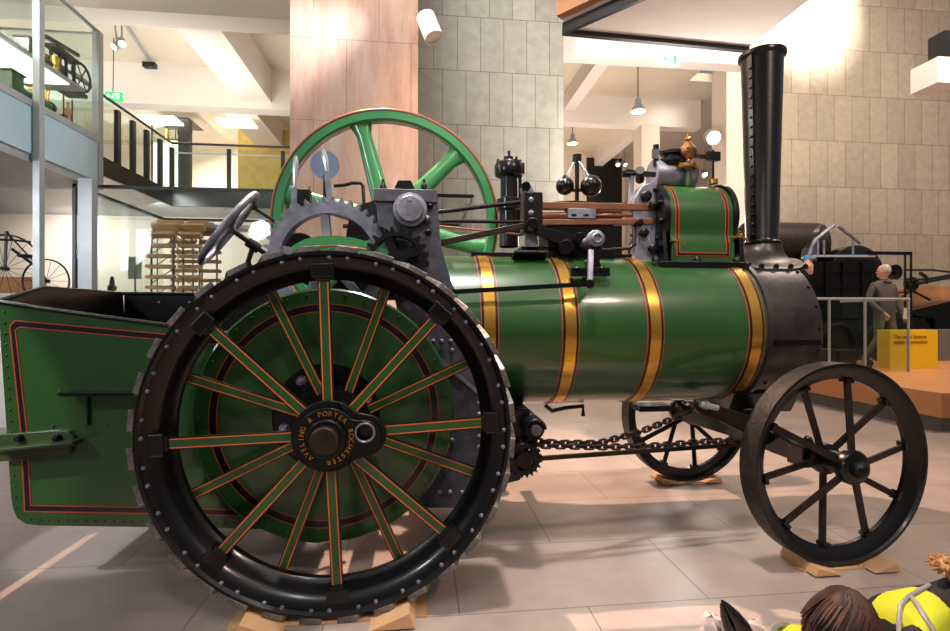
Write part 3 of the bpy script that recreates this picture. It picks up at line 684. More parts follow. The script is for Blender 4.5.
# ---- steering wheel and column, levers
sc = P(229, 228, .80); nrm = V((-.77, -.26, .58)).normalized(); SRR = M(43, .8, 229)
q = MB(); q.torus(sc, nrm, SRR, .019, m_grey, 48, 10)
ax_, u_, w_ = basis(nrm)
for k in range(4):
    a = k*PI/2+.5; d = u_*math.cos(a)+w_*math.sin(a); q.tube([sc, sc+d*SRR*.5, sc+d*SRR], [.02, .013, .013], m_grey, 8)
q.sph(sc, .035, m_grey); stw = q.build('steering_wheel', ENG)
q = MB(); q.cyl(sc, sc-nrm*.75, .015, m_dark, n=12); q.cyl(sc-nrm*.12, sc-nrm*.2, .03, m_dark, n=12); q.tube([sc-nrm*.16, sc-nrm*.16+V((-.03, 0, -.1)), sc-nrm*.2+V((.0, .02, -.3))], .016, m_black, 8); q.build('steering_column', stw)
q = MB(); q.cyl(P(254, 208, .8), P(300, 238, .9), .009, m_black, n=8); q.sph(P(254, 207, .8), .02, m_black, n=10); q.build('regulator_rod', ENG)
for (t, mid, bt, y) in (((296, 156), (295, 188), (292, 222), .85), ((324, 149), (327, 172), (331, 195), .88)):
    q = MB(); q.tube([P(*t, y), P(t[0], t[1]+6, y), P((t[0]+mid[0])/2, (t[1]+mid[1])/2, y), P(*mid, y)], [.008, .016, .019, .012], m_steel, 10); q.bar(P(*mid, y), P(bt[0], bt[1]+20, y), .035, .014, m_grey); q.build('hand_lever', ENG)
q = MB(); q.cyl(P(325, 165, 1.1), P(325, 165, 1.13), M(14, 1.1, 325), m_dial, n=36); q.bar(P(325, 175, 1.12), P(325, 215, 1.12), .02, .02, m_dark); q.build('pressure_gauge', ENG)
q = MB(); q.tube([P(334, 186, .9), P(345, 185, .9), P(352, 183, .9), P(361, 183, .9), P(363, 186, .9), P(364, 205, .9)], .011, m_dark, 8); q.build('blower_pipe', ENG)
q = MB(); q.box(P(297, 212, .82), P(312, 192, .88), m_dark); q.tube([P(310, 186, .85), P(303, 205, .85)], .006, m_grey, 6); q.build('lever_stand', ENG)
q = MB(); q.cyl(P(355, 212, .9), P(355, 250, .9), .025, m_grey); q.cyl(P(343, 226, .9), P(356, 226, .9), .014, m_black, n=8); q.build('water_valve', ENG)
# ---- steering roller, worm gear, chains, drawbar
q = MB(); c0 = P(536, 430, .30); rr = .05
q.cyl(c0, c0+V((0, 1.36, 0)), .038, m_dark)
pts = []
for k in range(220):
    a = k*2*PI/14; pts.append(c0+V((.047*math.cos(a), .004+k*.0031, .047*math.sin(a))))
q.tube(pts, .014, m_dark, 6); q.cyl(c0-V((0, .02, 0)), c0, .028, m_mid); q.build('steering_roller', ENG)
c1 = P(524, 459, .34); gear((c1.x, c1.z), .098, 20, .33, .37, m_dark, .06, 4, .04, .014).build('worm_gear', ENG)
q = MB(); q.prism([P(x, y, .40) for x, y in ((500, 410), (530, 412), (530, 445), (520, 480), (500, 485))], (0, .06, 0), m_black); q.build('roller_bracket', ENG)
q = MB(); q.bar(P(530, 459, .42), P(745, 444, .55), .022, .022, m_black); q.build('draw_rod', ENG)
def chain(pts, name, L=.058, r=.0068):
    pts = [V(p) for p in pts]; q = MB(); seg = []; tot = 0
    for i in range(len(pts)-1): seg.append((pts[i+1]-pts[i]).length)
    tot = sum(seg); n = int(tot/(L*.70))
    def at(d):
        for i, s_ in enumerate(seg):
            if d <= s_ or i == len(seg)-1: return pts[i].lerp(pts[i+1], d/s_), (pts[i+1]-pts[i]).normalized()
            d -= s_
    for k in range(n):
        c_, d = at((k+.5)*tot/n); _, u, w = basis(d)
        a = (PI/4 if k % 2 else -PI/4)+.2; s_ = u*math.cos(a)+w*math.sin(a)
        lp = []
        for j in range(12):
            t = 2*PI*j/12; lp.append(c_+d*(L/2-.012)*(1 if math.cos(t) > 0 else -1)*(1 if abs(math.cos(t)) > .01 else 0)+d*.012*math.cos(t)+s_*.014*math.sin(t))
        q.tube(lp, r, m_brown, 5, True)
    return q.build(name, ENG)
chain([P(528, 440, .34), P(560, 443, .38), P(600, 443, .45), P(640, 432, .55), P(670, 420, .62), P(704, 404, .70)], 'steering_chain')
chain([P(520, 445, .34), P(560, 446, .36), P(600, 447, .38), P(650, 446, .42), P(700, 442, .46), P(740, 440, .48)], 'steering_chain')
# ---- front axle and wheels
FWR = .545
FH = P(845, 464, .19); FX = FH.x; fz = FWR+.012
def front_wheel(loc, rz):
    w = MB(); prof = [(FWR, 0), (FWR, .12), (FWR-.013, .12), (FWR-.016, .075), (FWR-.085, .072), (FWR-.088, .048), (FWR-.075, .042), (FWR-.05, .02), (FWR-.022, .012), (FWR-.014, 0)]
    w.lathe((0, 0, 0), (0, 1, 0), prof, [m_tyre]+[m_black]*9, 96, closed=True)
    for k in range(10):
        a = 2*PI*k/10+.15; d = V((math.cos(a), 0, math.sin(a))); w.bar(d*(FWR-.105)+V((0, .06, 0)), d*(FWR-.085)+V((0, .06, 0)), .05, .05, m_black)
    rim = w.build('front_wheel', ENG, origin=(0, 0, 0)); WL[rim.name] = V((0, 0, 0)); rim.location = V(loc)-ENG.location; rim.rotation_euler = (0, 0, rz)
    def sp(y0, a0=0):
        s_ = MB(); s_.bar((.05, y0, 0), (FWR-.085, .06, 0), .034, .012, m_brown); s_.bar((.05, y0+.012, 0), (FWR-.085, .072, 0), .010, .022, m_black)
        return s_.build('spoke', rim, origin=(0, 0, 0))
    A = sp(-.035); B = sp(.125)
    for k in range(5):
        a = -(2*PI*k/5+math.radians(8)); 
        if k == 0: A.rotation_euler = (0, a, 0); B.rotation_euler = (0, a-PI/5, 0)
        else: rotcopy(A, rim, (0, a, 0)); rotcopy(B, rim, (0, a-PI/5, 0))
    h_ = MB(); h_.lathe((0, -.075, 0), (0, 1, 0), [(.001, 0), (.06, .0), (.085, .008), (.092, .02), (.092, .055), (.075, .06), (.06, .08), (.06, .17), (.085, .18), (.085, .22), (.05, .225), (.05, .26)], m_black, 36); h_.build('hub', rim, origin=(0, 0, 0))
    h_ = MB(); h_.lathe((0, -.125, 0), (0, 1, 0), [(.001, 0), (.02, .003), (.036, .014), (.044, .03), (.046, .055)], m_dark, 32); h_.build('hub_cap', rim, origin=(0, 0, 0))
    return rim
steer = math.radians(4)
fw1 = front_wheel((FX, .19, fz), steer)
py2 = 1.72
fw2 = front_wheel((FX-.02-(py2-.19)*math.tan(steer)*.6, py2, fz), steer+PI)
ax0 = V((FX-.02, .36, fz)); ax1 = V((FX-.09, 1.55, fz)); piv = V(((ax0.x+ax1.x)/2, YC, fz))
q = MB(); q.cyl((FX-.005, .22, fz), (FX-.08, 1.66, fz), .035, m_dark)
q.prism([ax0+V((0, 0, -.045)), ax0+V((0, 0, .05)), ax0.lerp(piv, .55)+V((0, 0, .10)), piv+V((0, 0, .16)), ax1.lerp(piv, .55)+V((0, 0, .10)), ax1+V((0, 0, .05)), ax1+V((0, 0, -.045)), piv+V((0, 0, -.03))], (-.09, 0, 0), m_black)
q.box((FX-.12, .34, fz-.06), (FX+.05, .47, fz+.06), m_black); q.bolt((FX-.04, .40, fz+.06), (0, 0, 1), .03, m_black, .05); q.build('front_axle', ENG, bevel=.006)
q = MB(); zt_ = BZ-SR
q.cyl((piv.x-.04, YC, fz+.10), (piv.x-.04, YC, zt_+.05), .11, m_black, r1=.16); q.lathe((piv.x-.04, YC, zt_-.06), (0, 0, 1), [(.001, 0), (.22, 0), (.22, .03), (.14, .045)], m_black, 32)
q.prism([(piv.x-.25, YC-.3, zt_+.085), (piv.x-.25, YC+.3, zt_+.085), (piv.x-.22, YC+.18, zt_-.06), (piv.x-.22, YC-.18, zt_-.06)], (.45, 0, 0), m_black)
q.build('perch_bracket', ENG, bevel=.006)
q = MB(); q.prism([P(x, y, .62) for x, y in ((690, 402), (712, 404), (760, 418), (800, 440), (812, 452), (806, 462), (770, 446), (722, 422), (700, 414))], (0, .05, 0), m_brown)
q.sph(P(706, 405, .60), .03, m_steel); q.cyl(P(700, 404, .58), P(718, 408, .58), .02, m_steel, n=10); q.build('steering_arm', ENG, bevel=.005)
q = MB(); q.box(P(640, 412, 1.0), P(662, 402, 1.15), m_black); q.build('boiler_foot', ENG); q = MB(); q.tube([P(545, 405, .95), P(552, 411, .95), P(565, 408, .95), P(583, 406, .95), P(583, 416, .95)], .014, m_black, 8); q.build('drain_pipe', ENG)
# ================================================================== CHOCKS
def wedge_mesh(L, W, Hh, loc, flip, rz=0):
    q = MB(); s_ = -1 if flip else 1
    q.prism([(-s_*L/2, -W/2, 0), (s_*L*.38, -W/2, 0), (s_*L/2, -W/2, .0), (s_*L*.36, -W/2, Hh)], (0, W, 0), m_wood)
    o = q.build('wheel_chock', origin=(0, 0, 0), bevel=.002); o.location = loc; o.rotation_euler = (0, 0, rz); return o
grp = 'wooden wheel chocks'
def zc(dx, R, cz): return cz-math.sqrt(R*R-dx*dx)
for (cxx, cyy, dx, L, Hh, W, lab) in (
    (hubw.x, .14, -.28, .20, .064, .46, 'pale wooden wedge on the floor against the left of the big rear wheel'),
    (hubw.x, .14, .28, .20, .064, .46, 'pale wooden wedge on the floor against the right of the big rear wheel'),
    (FX, .24, -.165, .15, .042, .26, 'pale wooden wedge left of the nearer front wheel at its foot'),
    (FX, .24, .175, .15, .045, .26, 'pale wooden wedge right of the nearer front wheel at its foot'),
    (fw2.location.x+1.0, 1.66, -.175, .15, .036, .26, 'pale wooden wedge under the left of the farther front wheel'),
    (fw2.location.x+1.0, 1.66, .175, .15, .036, .26, 'pale wooden wedge under the right of the farther front wheel')):
    tag(wedge_mesh(L, W, Hh, (cxx+dx, cyy, 0.009), dx < 0), lab, 'wheel chock', grp)
for (cxx, cyy, L, W, lab) in ((hubw.x, .15, .86, .30, 'thin wooden board on the floor under the big rear wheel'), (FX, .25, .5, .16, 'thin wooden board under the nearer front wheel'), (fw2.location.x+1.0, 1.66, .46, .16, 'thin wooden board under the farther front wheel')):
    q = MB(); q.box((cxx-L/2, cyy-W/2, 0), (cxx+L/2, cyy+W/2, .009), m_wood); tag(q.build('floor_board', base=True), lab, 'board', 'boards under the wheels')

# ================================================================== THE SETTING
q = MB(); q.box((-14, -7, -.1), (18, 17, 0), m_floor); struct(q, 'floor')
q = MB(); a = P(290, 300, 3.0); e = P(418, 300, 3.0); q.box((a.x, 3.0, 0), (e.x, 3.75, 9), m_col); struct(q, 'trim_1')
q = MB(); a = P(405, 300, 6.2); e = P(563.5, 300, 6.2); q.box((a.x-1.2, 6.2, 0), (e.x, 6.9, 11), m_tile); struct(q, 'wall_middle'); mwx0, mwx1 = a.x-1.2, e.x
YR = 9.0
q = MB(); a = P(772, 100, YR); q.box((a.x, YR, 0), (18, YR+.5, 13), m_tile2); struct(q, 'wall_right'); xe_ = P(752, 100, 7.1).x
q = MB(); e = P(724, 100, YR); q.box((e.x, YR-.1, 0), (a.x, YR+.5, 13), m_cream); struct(q, 'trim_2')
pillx = e.x
# corridor behind the opening in the middle
zf0 = P(650, 66, 7.2).z
q = MB(); q.box((mwx1-.05, 6.95, zf0), (xe_, 7.25, zf0+1.9), m_white); struct(q, 'trim_3')          # fascia beam
zb0 = P(650, 126, 10.5).z; zb1 = P(650, 98, 10.5).z
q = MB(); q.box((mwx1-1, 7.25, zb1+.0), (xe_, 9.45, zb1+.2), m_ceil); q.box((mwx1-1, 9.45, zb1+.0), (a.x+3, 15.2, zb1+.2), m_ceil); struct(q, 'ceiling')
q = MB(); q.box((mwx1-1, 10.5, zb0), (pillx+.3, 10.8, zb1), m_white); struct(q, 'trim_4')
q = MB(); x_ = P(615, 90, 7.4).x; q.box((x_-.15, 7.3, zb1-.42), (x_+.15, 10.5, zb1), m_white); struct(q, 'trim_5')
q = MB(); x_ = P(650, 90, 10.9).x; q.box((x_-.15, 10.8, zb1-.5), (x_+.15, 15, zb1), m_white); struct(q, 'trim_6')
q = MB(); q.box((mwx1-1, 15, 0), (a.x+4, 15.3, zb1), m_cream); struct(q, 'wall_back')
dz = P(600, 158, 14.9).z; d0 = P(586, 200, 14.9).x; d1 = P(622, 200, 14.9).x
q = MB(); q.box((d0, 14.9, 0), (d1, 15.0, dz), m_blk); q.box((d0-.1, 14.86, 0), (d0, 15.0, dz+.1), m_cream); q.box((d1, 14.86, 0), (d1+.1, 15.0, dz+.1), m_cream); struct(q, 'door_1')
q = MB(); x_ = P(640, 180, 10.5).x; q.box((x_-.0, 10.4, 0), (x_+.5, 10.9, zb0), m_cream); struct(q, 'trim_7')
# bridge soffit overhead, right of centre
zs = 4.6
so = [PZ(x, y, zs) for x, y in ((563.5, 29), (749, 47), (905, -75), (765, -60))]
q = MB(); q.prism(so, (0, 0, .35), m_white); struct(q, 'trim_8')
q = MB(); q.bar(so[0]+V((0, .02, .0)), so[1]+V((0, .02, .0)), .06, .10, m_blk, up=(0, 0, 1)); q.bar(so[0], so[3], .05, .12, m_blk, up=(0, 0, 1)); struct(q, 'trim_9')
q = MB(); q.bar(so[0]+V((-.05, 0, .25)), so[3]+V((-.05, 0, .25)), .12, .26, m_rust, up=(0, 0, 1)); struct(q, 'trim_10')
q = empty('balustrade', so[0]+V((0, 0, .4)), 'overhead bridge balustrade of white vertical bars above the orange edge board', 'railing')
mb = MB(); mb.bar(so[0]+V((-.05, 0, .38)), so[3]+V((-.05, 0, .38)), .05, .05, m_blk, up=(0, 0, 1)); mb.bar(so[0]+V((-.05, 0, 1.4)), so[3]+V((-.05, 0, 1.4)), .05, .05, m_blk, up=(0, 0, 1)); mb.build('rail', q)
for k in range(22):
    p = so[0].lerp(so[3], k/22)+V((-.05, 0, .4)); mb = MB(); mb.box(p-V((.012, .012, 0)), p+V((.012, .012, 1.0)), m_white); mb.build('baluster', q)
# left upper level
ZC, ZB = 5.75, 5.05
q = MB(); q.box((-14, -1, ZC), (e.x*0+P(290, 30, 3.4).x+.3, 14, ZC+.2), m_ceil); o = struct(q, 'ceiling')
q = MB(); q.box((-14, 4.2, ZB), (P(290, 20, 4.2).x+.3, 4.55, ZC), m_white); struct(q, 'trim_11')
q = MB(); q.box((-14, 7.0, P(200, 106, 7.0).z), (mwx0, 7.3, ZC), m_white); struct(q, 'trim_12')
xb = P(222, 40, 5.5).x; q = MB(); q.box((xb-.28, 4.55, ZB+.1), (xb+.28, 7.0, ZC), m_white); struct(q, 'trim_13')
q = MB(); q.box((-14, 11.5, 0), (mwx0, 11.8, ZC), m_cream); struct(q, 'wall_left_back')
xb = P(262, 120, 9).x; q = MB(); q.box((xb-.3, 7.3, 5.2), (xb+.3, 11.5, ZC), m_cream); struct(q, 'trim_14')
XB = -4.07; YB = 7.4
q = MB(); q.box((-14, 3.0, 3.38), (XB, YB, 3.6), m_metal); q.box((-14, YB, 3.38), (mwx0, 11.5, 3.66), m_metal); q.box((XB-.02, 3.0, 3.35), (XB+.02, YB, 3.62), m_blk); q.box((XB, YB-.03, 3.35), (mwx0, YB+.02, 3.68), m_blk); struct(q, 'trim_15')
q = MB(); q.box((-14, 8.6, 0), (mwx0, 8.8, 3.38), m_cream); struct(q, 'wall_left')
# balustrade of the mezzanine
b = empty('balustrade', (XB, YB, 3.64), 'glass balustrade with dark posts and handrail round the upper gallery on the left', 'railing')
mb = MB(); mb.tube([(XB, 4.3, 4.50), (XB, YB, 4.50), (mwx0+.5, YB, 4.50)], .022, m_blk, 8); mb.build('handrail', b)
mb = MB(); mb.tube([(XB+.03, YB, 4.33), (mwx0+.5, YB, 4.33)], .012, m_metal, 6); mb.build('lower_rail', b)
for y in (5.75, 6.15, 6.55, 6.98, YB):
    mb = MB(); mb.box((XB-.03, y-.04, 3.6), (XB+.03, y+.04, 4.42), m_blk); mb.build('post', b)
for px in (229, 283, 330):
    x = P(px, 160, YB).x; mb = MB(); mb.box((x-.03, YB-.03, 3.66), (x+.03, YB+.03, 4.42), m_blk); mb.build('post', b)
mb = MB(); mb.box((XB-.005, 4.3, 3.64), (XB+.005, YB-.05, 4.42), m_glassm); mb.build('glass_panel', b)
mb = MB(); mb.box((XB+.05, YB-.005, 3.70), (mwx0+.4, YB+.005, 4.42), m_glassm); mb.build('glass_panel', b)
# yellow door panel + upstairs case
q = MB(); q.box((P(238, 150, 9.5).x, 9.5, 3.66), (P(300, 150, 9.5).x, 9.6, P(240, 146, 9.5).z+.4), paint('ochre_panel', (206, 176, 96), .6)); tag(q.build('ochre_screen', base=True), 'ochre yellow wall panel on the upper gallery behind the glass balustrade', 'screen')
cs = empty('display_case', P(165, 180, 9.0), 'small upstairs glass case with a dark end post holding a brass engine model', 'display case')
x0 = P(151, 150, 8.8).x; x1 = P(189, 150, 8.8).x; zt0 = P(170, 117, 8.8).z
mb = MB(); mb.box((x0, 8.8, 3.66), (x0+.03, 8.83, zt0), m_blk); mb.box((x1-.22, 8.8, 3.66), (x1, 8.95, zt0), m_blk); mb.box((x0, 8.8, zt0-.02), (x1, 9.5, zt0), m_blk); mb.build('frame', cs)
mb = MB(); mb.box((x0, 8.8, 3.9), (x1-.2, 8.81, zt0-.02), m_glassm); mb.build('glass_panel', cs)
mb = MB(); mb.box((x0, 8.85, 3.66), (x1-.2, 9.4, P(170, 144, 8.9).z), m_lampw); mb.build('lit_plinth', cs)
def beam_engine(loc, sc, label, mm, name='model_beam_engine'):
    r = empty(name, loc, label, 'model engine'); L = V(loc)
    mb = MB(); mb.box(L+V((-.5, -.2, 0))*sc, L+V((.5, .2, .08))*sc, mm); mb.build('base', r)
    for dx in (-.35, -.1, .1, .35):
        mb = MB(); mb.cyl(L+V((dx, 0, .08))*sc, L+V((dx, 0, .75))*sc, .035*sc, mm, n=8); mb.build('column', r)
    mb = MB(); mb.bar(L+V((-.5, 0, .86))*sc, L+V((.5, 0, .98))*sc, .08*sc, .06*sc, mm); mb.box(L+V((-.4, -.12, .72))*sc, L+V((.4, .12, .78))*sc, mm); mb.build('beam', r)
    mb = MB(); mb.torus(L+V((.35, -.16, .42))*sc, (0, 1, 0), .3*sc, .03*sc, mm, 24, 6)
    for k in range(6): mb.bar(L+V((.35, -.16, .42))*sc, L+V((.35+.3*math.cos(k*PI/3), -.16, .42+.3*math.sin(k*PI/3)))*sc, .02*sc, .02*sc, mm)
    mb.build('wheel', r); mb = MB(); mb.cyl(L+V((-.38, -.1, .08))*sc, L+V((-.38, -.1, .5))*sc, .08*sc, m_brass, n=12); mb.build('cylinder', r)
    return r
beam_engine(P(178, 142, 9.0), .48, 'small brass beam engine model in the upstairs case behind the balustrade', m_green_dark)
# ---- near upper display case (left edge of the picture)
FXc = -3.3; Yc1 = 4.07; Yc0 = .6
CB, CT = 3.44, 4.66
cs = empty('display_case', (FXc-.6, 2.3, 2.84), 'large lit glass case on the bridge at upper left holding model engines on two shelves', 'display case')
mb = MB(); mb.box((FXc-.01, Yc0, CB), (FXc, Yc1, CT), m_glassm); mb.box((FXc-1.2, Yc1-.01, CB), (FXc, Yc1, CT), m_glassm); mb.build('glass_panel', cs)
mb = MB(); mb.box((FXc-.06, Yc1-.08, 2.84), (FXc+.01, Yc1+.01, CT+.02), m_metal); mb.box((FXc-.03, Yc0, CT), (FXc+.005, Yc1, CT+.02), m_metal); mb.box((FXc-1.2, Yc1-.02, CT), (FXc, Yc1, CT+.02), m_metal); mb.box((FXc-.03, Yc0, CB-.07), (FXc+.012, Yc1, CB), m_metal); mb.build('frame', cs)
mb = MB(); mb.box((FXc-1.2, Yc0, CB-.03), (FXc-.03, Yc1, CB), m_white); mb.box((FXc-1.22, Yc0, CB), (FXc-1.2, Yc1, CT), m_white); mb.build('case_back', cs)
mb = MB(); mb.box((FXc-.62, Yc0, 3.90), (FXc-.06, Yc1-.2, 3.93), m_metal); sh = mb.build('shelf', cs)
mb = MB(); mb.box((FXc-.58, Yc0, 3.885), (FXc-.1, Yc1-.4, 3.899), m_lampw); mb.build('strip_light', sh)
mb = MB(); mb.box((FXc-.012, Yc0, 2.92), (FXc+.002, Yc1-.05, CB-.07), m_fascia); mb.build('blue_glass_fascia', cs)
mb = MB(); mb.box((FXc-1.3, Yc0, 2.84), (FXc-.02, Yc1, 2.92), m_metal); mb.build('bridge_deck', cs)
q = MB(); p = PX(41.5, 200, FXc+.07); q.box((FXc+.015, p.y-.035, 0), (FXc+.075, p.y+.035, 7), m_metal); struct(q, 'trim_16')
q = MB(); p = P(93, 240, 3.72); q.box((p.x-.05, 3.55, 0), (p.x+.09, 3.65, 2.84), m_metal); struct(q, 'trim_17')
def mini_loco(loc, d, sc, body, label):
    # d: direction the model points (along y)
    r = empty('model_locomotive', loc, label, 'model locomotive'); L = V(loc); f = lambda x, y, z: L+V((x*sc, y*sc*d, z*sc))
    mb = MB(); mb.cyl(f(0, -.5, .42), f(0, .5, .42), .17*sc, body, n=20); mb.cyl(f(0, .5, .42), f(0, .62, .42), .18*sc, m_blk, n=20); mb.build('boiler', r)
    mb = MB(); mb.cyl(f(0, .52, .55), f(0, .52, .85), .05*sc, m_brass, r1=.065*sc, n=14); mb.build('chimney', r)
    mb = MB(); mb.sph(f(0, 0, .62), .08*sc, m_brass, n=12, k=8); mb.build('dome', r)
    mb = MB(); mb.box(f(-.2, -.85, .25), f(.2, -.5, .72), body); mb.box(f(-.22, -.88, .72), f(.22, -.45, .76), m_blk); mb.build('cab', r)
    mb = MB(); mb.box(f(-.2, -.85, .18), f(.2, .66, .24), m_blk); mb.build('frame', r)
    for y in (-.6, -.15, .35):
        for x in (-.19, .19):
            mb = MB(); mb.torus(f(x, y, .15), (1, 0, 0), .13*sc, .022*sc, m_blk, 20, 6); mb.cyl(f(x-.01, y, .15), f(x+.01, y, .15), .11*sc, m_dark, n=14); mb.build('wheel', r)
    return r
p = PX(12, 20, FXc-.3); mini_loco((FXc-.3, p.y+.42, 3.93), 1, .36, paint('dark_olive_model', (58, 56, 40), .3, coat=.5), 'black and brass locomotive model on the upper shelf of the upper left case')
p = PX(14, 80, FXc-.3); mini_loco((FXc-.3, p.y+.22, CB), 1, .42, m_green, 'green locomotive model on the bottom of the upper left case')
p = PX(66, 70, FXc-.3); r_be = beam_engine((FXc-.3, p.y-.05, 3.93), .52, 'dark spindly beam engine model on the upper shelf of the upper left case', m_dark)
r_be.rotation_euler = (0, 0, PI/2)
p = PX(68, 115, FXc-.25); L = V((FXc-.25, p.y, CB))
r = empty('model_pump', L, 'copper coloured upright engine model at the bottom right of the upper left case', 'model engine')
mb = MB(); mb.box(L+V((-.1, -.14, .03)), L+V((.1, .14, .06)), m_copper); 
for dy in (-.12, .12):
    for dx in (-.08, .08): mb.cyl(L+V((dx, dy, 0)), L+V((dx, dy, .03)), .012, m_copper, n=8)
mb.build('base', r); mb = MB(); mb.cyl(L+V((0, 0, .06)), L+V((0, 0, .26)), .035, m_copper, n=14); mb.cyl(L+V((0, 0, .26)), L+V((0, 0, .34)), .015, m_copper, n=10); mb.build('cylinder', r)
mb = MB()
for dy in (-.07, .07): mb.cyl(L+V((0, dy, .06)), L+V((0, dy, .40)), .008, m_dark, n=8)
mb.bar(L+V((0, -.08, .40)), L+V((0, .08, .40)), .014, .014, m_dark); mb.build('frame', r)
p = PX(55, 103, FXc-.3); L = V((FXc-.3, p.y+.02, CB)); r = empty('model_engine', L, 'small dark engine model with a flywheel between the green loco and the copper model', 'model engine')
mb = MB(); mb.box(L+V((-.07, -.14, 0)), L+V((.07, .14, .05)), m_dark); mb.build('base', r); mb = MB(); mb.cyl(L+V((0, -.12, .1)), L+V((0, .02, .1)), .035, m_brass, n=14); mb.build('cylinder', r); mb = MB(); mb.torus(L+V((.04, .07, .11)), (1, 0, 0), .07, .012, m_blk, 24, 6)
for k in range(3): mb.bar(L+V((.04, .07-.07*math.cos(k*PI/3), .11-.07*math.sin(k*PI/3))), L+V((.04, .07+.07*math.cos(k*PI/3), .11+.07*math.sin(k*PI/3))), .008, .008, m_blk)
mb.build('flywheel', r)
# ---- long ground level glass case
gx0 = P(72, 186, 3.8).x; gx1 = P(474, 193, 3.8).x; gz = 2.80
gc = empty('display_case', ((gx0+gx1)/2, 4.8, 0), 'long floor standing glass case with thin black top frame behind the tender', 'display case')
mb = MB(); mb.box((gx0, 3.8, gz), (gx1, 3.84, gz+.035), m_blk); mb.box((gx0, 3.8, gz), (gx0+.04, 5.8, gz+.035), m_blk); mb.box((gx0, 5.76, gz), (gx1, 5.8, gz+.035), m_blk); mb.box((gx0, 3.8, 0), (gx0+.035, 3.84, gz), m_blk); mb.box((gx1-.02, 3.8, 0), (gx1, 3.84, gz), m_metal); mb.box((gx1-.03, 3.8, gz), (gx1, 5.8, gz+.035), m_metal); mb.build('frame', gc)
xj = P(143, 200, 3.8).x
for a_, b_ in ((gx0+.035, xj-.004), (xj+.004, P(292, 200, 3.8).x), (P(292, 200, 3.8).x+.008, gx1-.02)):
    mb = MB(); mb.box((a_, 3.81, .3), (b_, 3.82, gz), m_glassm); mb.build('glass_panel', gc)
mb = MB(); mb.box((gx0+.01, 3.86, .3), (gx0+.02, 5.76, gz), m_glassm); mb.build('glass_panel', gc)
mb = MB(); mb.box((gx0+.04, 3.85, 0), (gx1-.03, 5.74, .3), m_plinth); tag(mb.build('display_plinth', base=True), 'long low grey plinth inside the foot of the long glass case', 'plinth')
mb = MB(); mb.box((gx1-.4, 4.9, gz-.25), (gx0+.6, 5.2, gz-.2), m_metal); mb.build('cross_rail', gc)
# slatted chain inside the case
tl_ = empty('slatted_chain', (P(170, 290, 4.6).x, 4.9, .3), 'tall loop of orange wooden slats on a grey chain frame in the long glass case', 'machine part')
xa = P(149, 260, 4.6).x; xc2 = P(176, 260, 4.6).x; zt2 = P(160, 245, 4.6).z; pr = .28
def loop(f):
    # path in the y z plane: up the front, over the top, down the back
    Ls = 2.0-.3+.0; zt_l = zt2
    if f < .4: return (4.6, .45+(zt_l-.45)*f/.4, 0)
    if f < .6:
        a = PI-(f-.4)/.2*PI; return (4.6+pr+pr*math.cos(a), zt_l+pr*math.sin(a), (f-.4)/.2*PI)
    return (4.6+2*pr, zt_l-(zt_l-.45)*(f-.6)/.4, PI)
for xs, xe, nm in ((xa, xc2, 'near'), (xc2+.06, xc2+.32, 'far')):
    for k in range(34):
        y, z, rot = loop((k+.5)/34); mb = MB(); Rm = Matrix.Rotation(-rot, 3, 'X')
        mb.box((xs, y-.09, z-.022), (xe, y+.01, z+.022), m_slat, R=Rm, c=(xs, y, z)); mb.build('slat', tl_)
mb = MB()
for x in (xa+.03, xc2-.03, xc2+.09, xc2+.29): mb.tube([(x, loop(k/60)[0], loop(k/60)[1]) for k in range(61)], .012, m_grey, 6)
for k in range(24):
    y, z, r_ = loop(k/24); y2, z2, r_ = loop((k+1)/24); mb.cyl((xa+.03, y, z), (xc2-.03, y2, z2), .006, m_grey, n=6); mb.cyl((xa+.1, y, z), (xa+.1, y2, z2), .007, m_grey, n=6)
mb.build('chain_frame', tl_)
def spoked_wheel(loc, R, ax, name, label, cat, m=m_dark, n=10, parent=None, th=.03):
    mb = MB(); mb.torus((0, 0, 0), ax, R-th/2, th/2, m, 36, 8); a_, u_, w_ = basis(ax)
    for k in range(n):
        a = 2*PI*k/n; d = u_*math.cos(a)+w_*math.sin(a); mb.cyl(V((0, 0, 0)), d*(R-th), th*.25, m, n=6)
    mb.cyl(V(ax)*-.05, V(ax)*.05, th*1.2, m, n=12)
    o = mb.build(name, parent, origin=(0, 0, 0)) if not parent else None
    o.location = loc; return tag(o, label, cat)
p = P(112, 288, 5.2); spoked_wheel((p.x, 5.2, p.z), M(12, 5.2, 112), (.8, .6, 0), 'cart_wheel', 'small dark spoked wheel standing in the left end of the long glass case', 'wheel')
o_ = MB(); o_.box((p.x-.3, 5.0, .3), (p.x+.3, 5.5, p.z-M(12, 5.2, 112)), m_white); tag(o_.build('display_block', base=True), 'plain white display block under the small spoked wheel in the glass case', 'block')
q = MB(); q.box(P(128, 279, 5.6)-V((0, 0, 0)), P(141, 257, 5.6)+V((0, .02, 0)), paint('olive_board', (150, 150, 120), .6)); q.box((P(134, 279, 5.6).x, 5.6, .3), (P(135.5, 279, 5.6).x, 5.62, P(134, 270, 5.6).z), m_metal); tag(q.build('info_board'), 'small olive grey information board at the back of the long glass case', 'sign')
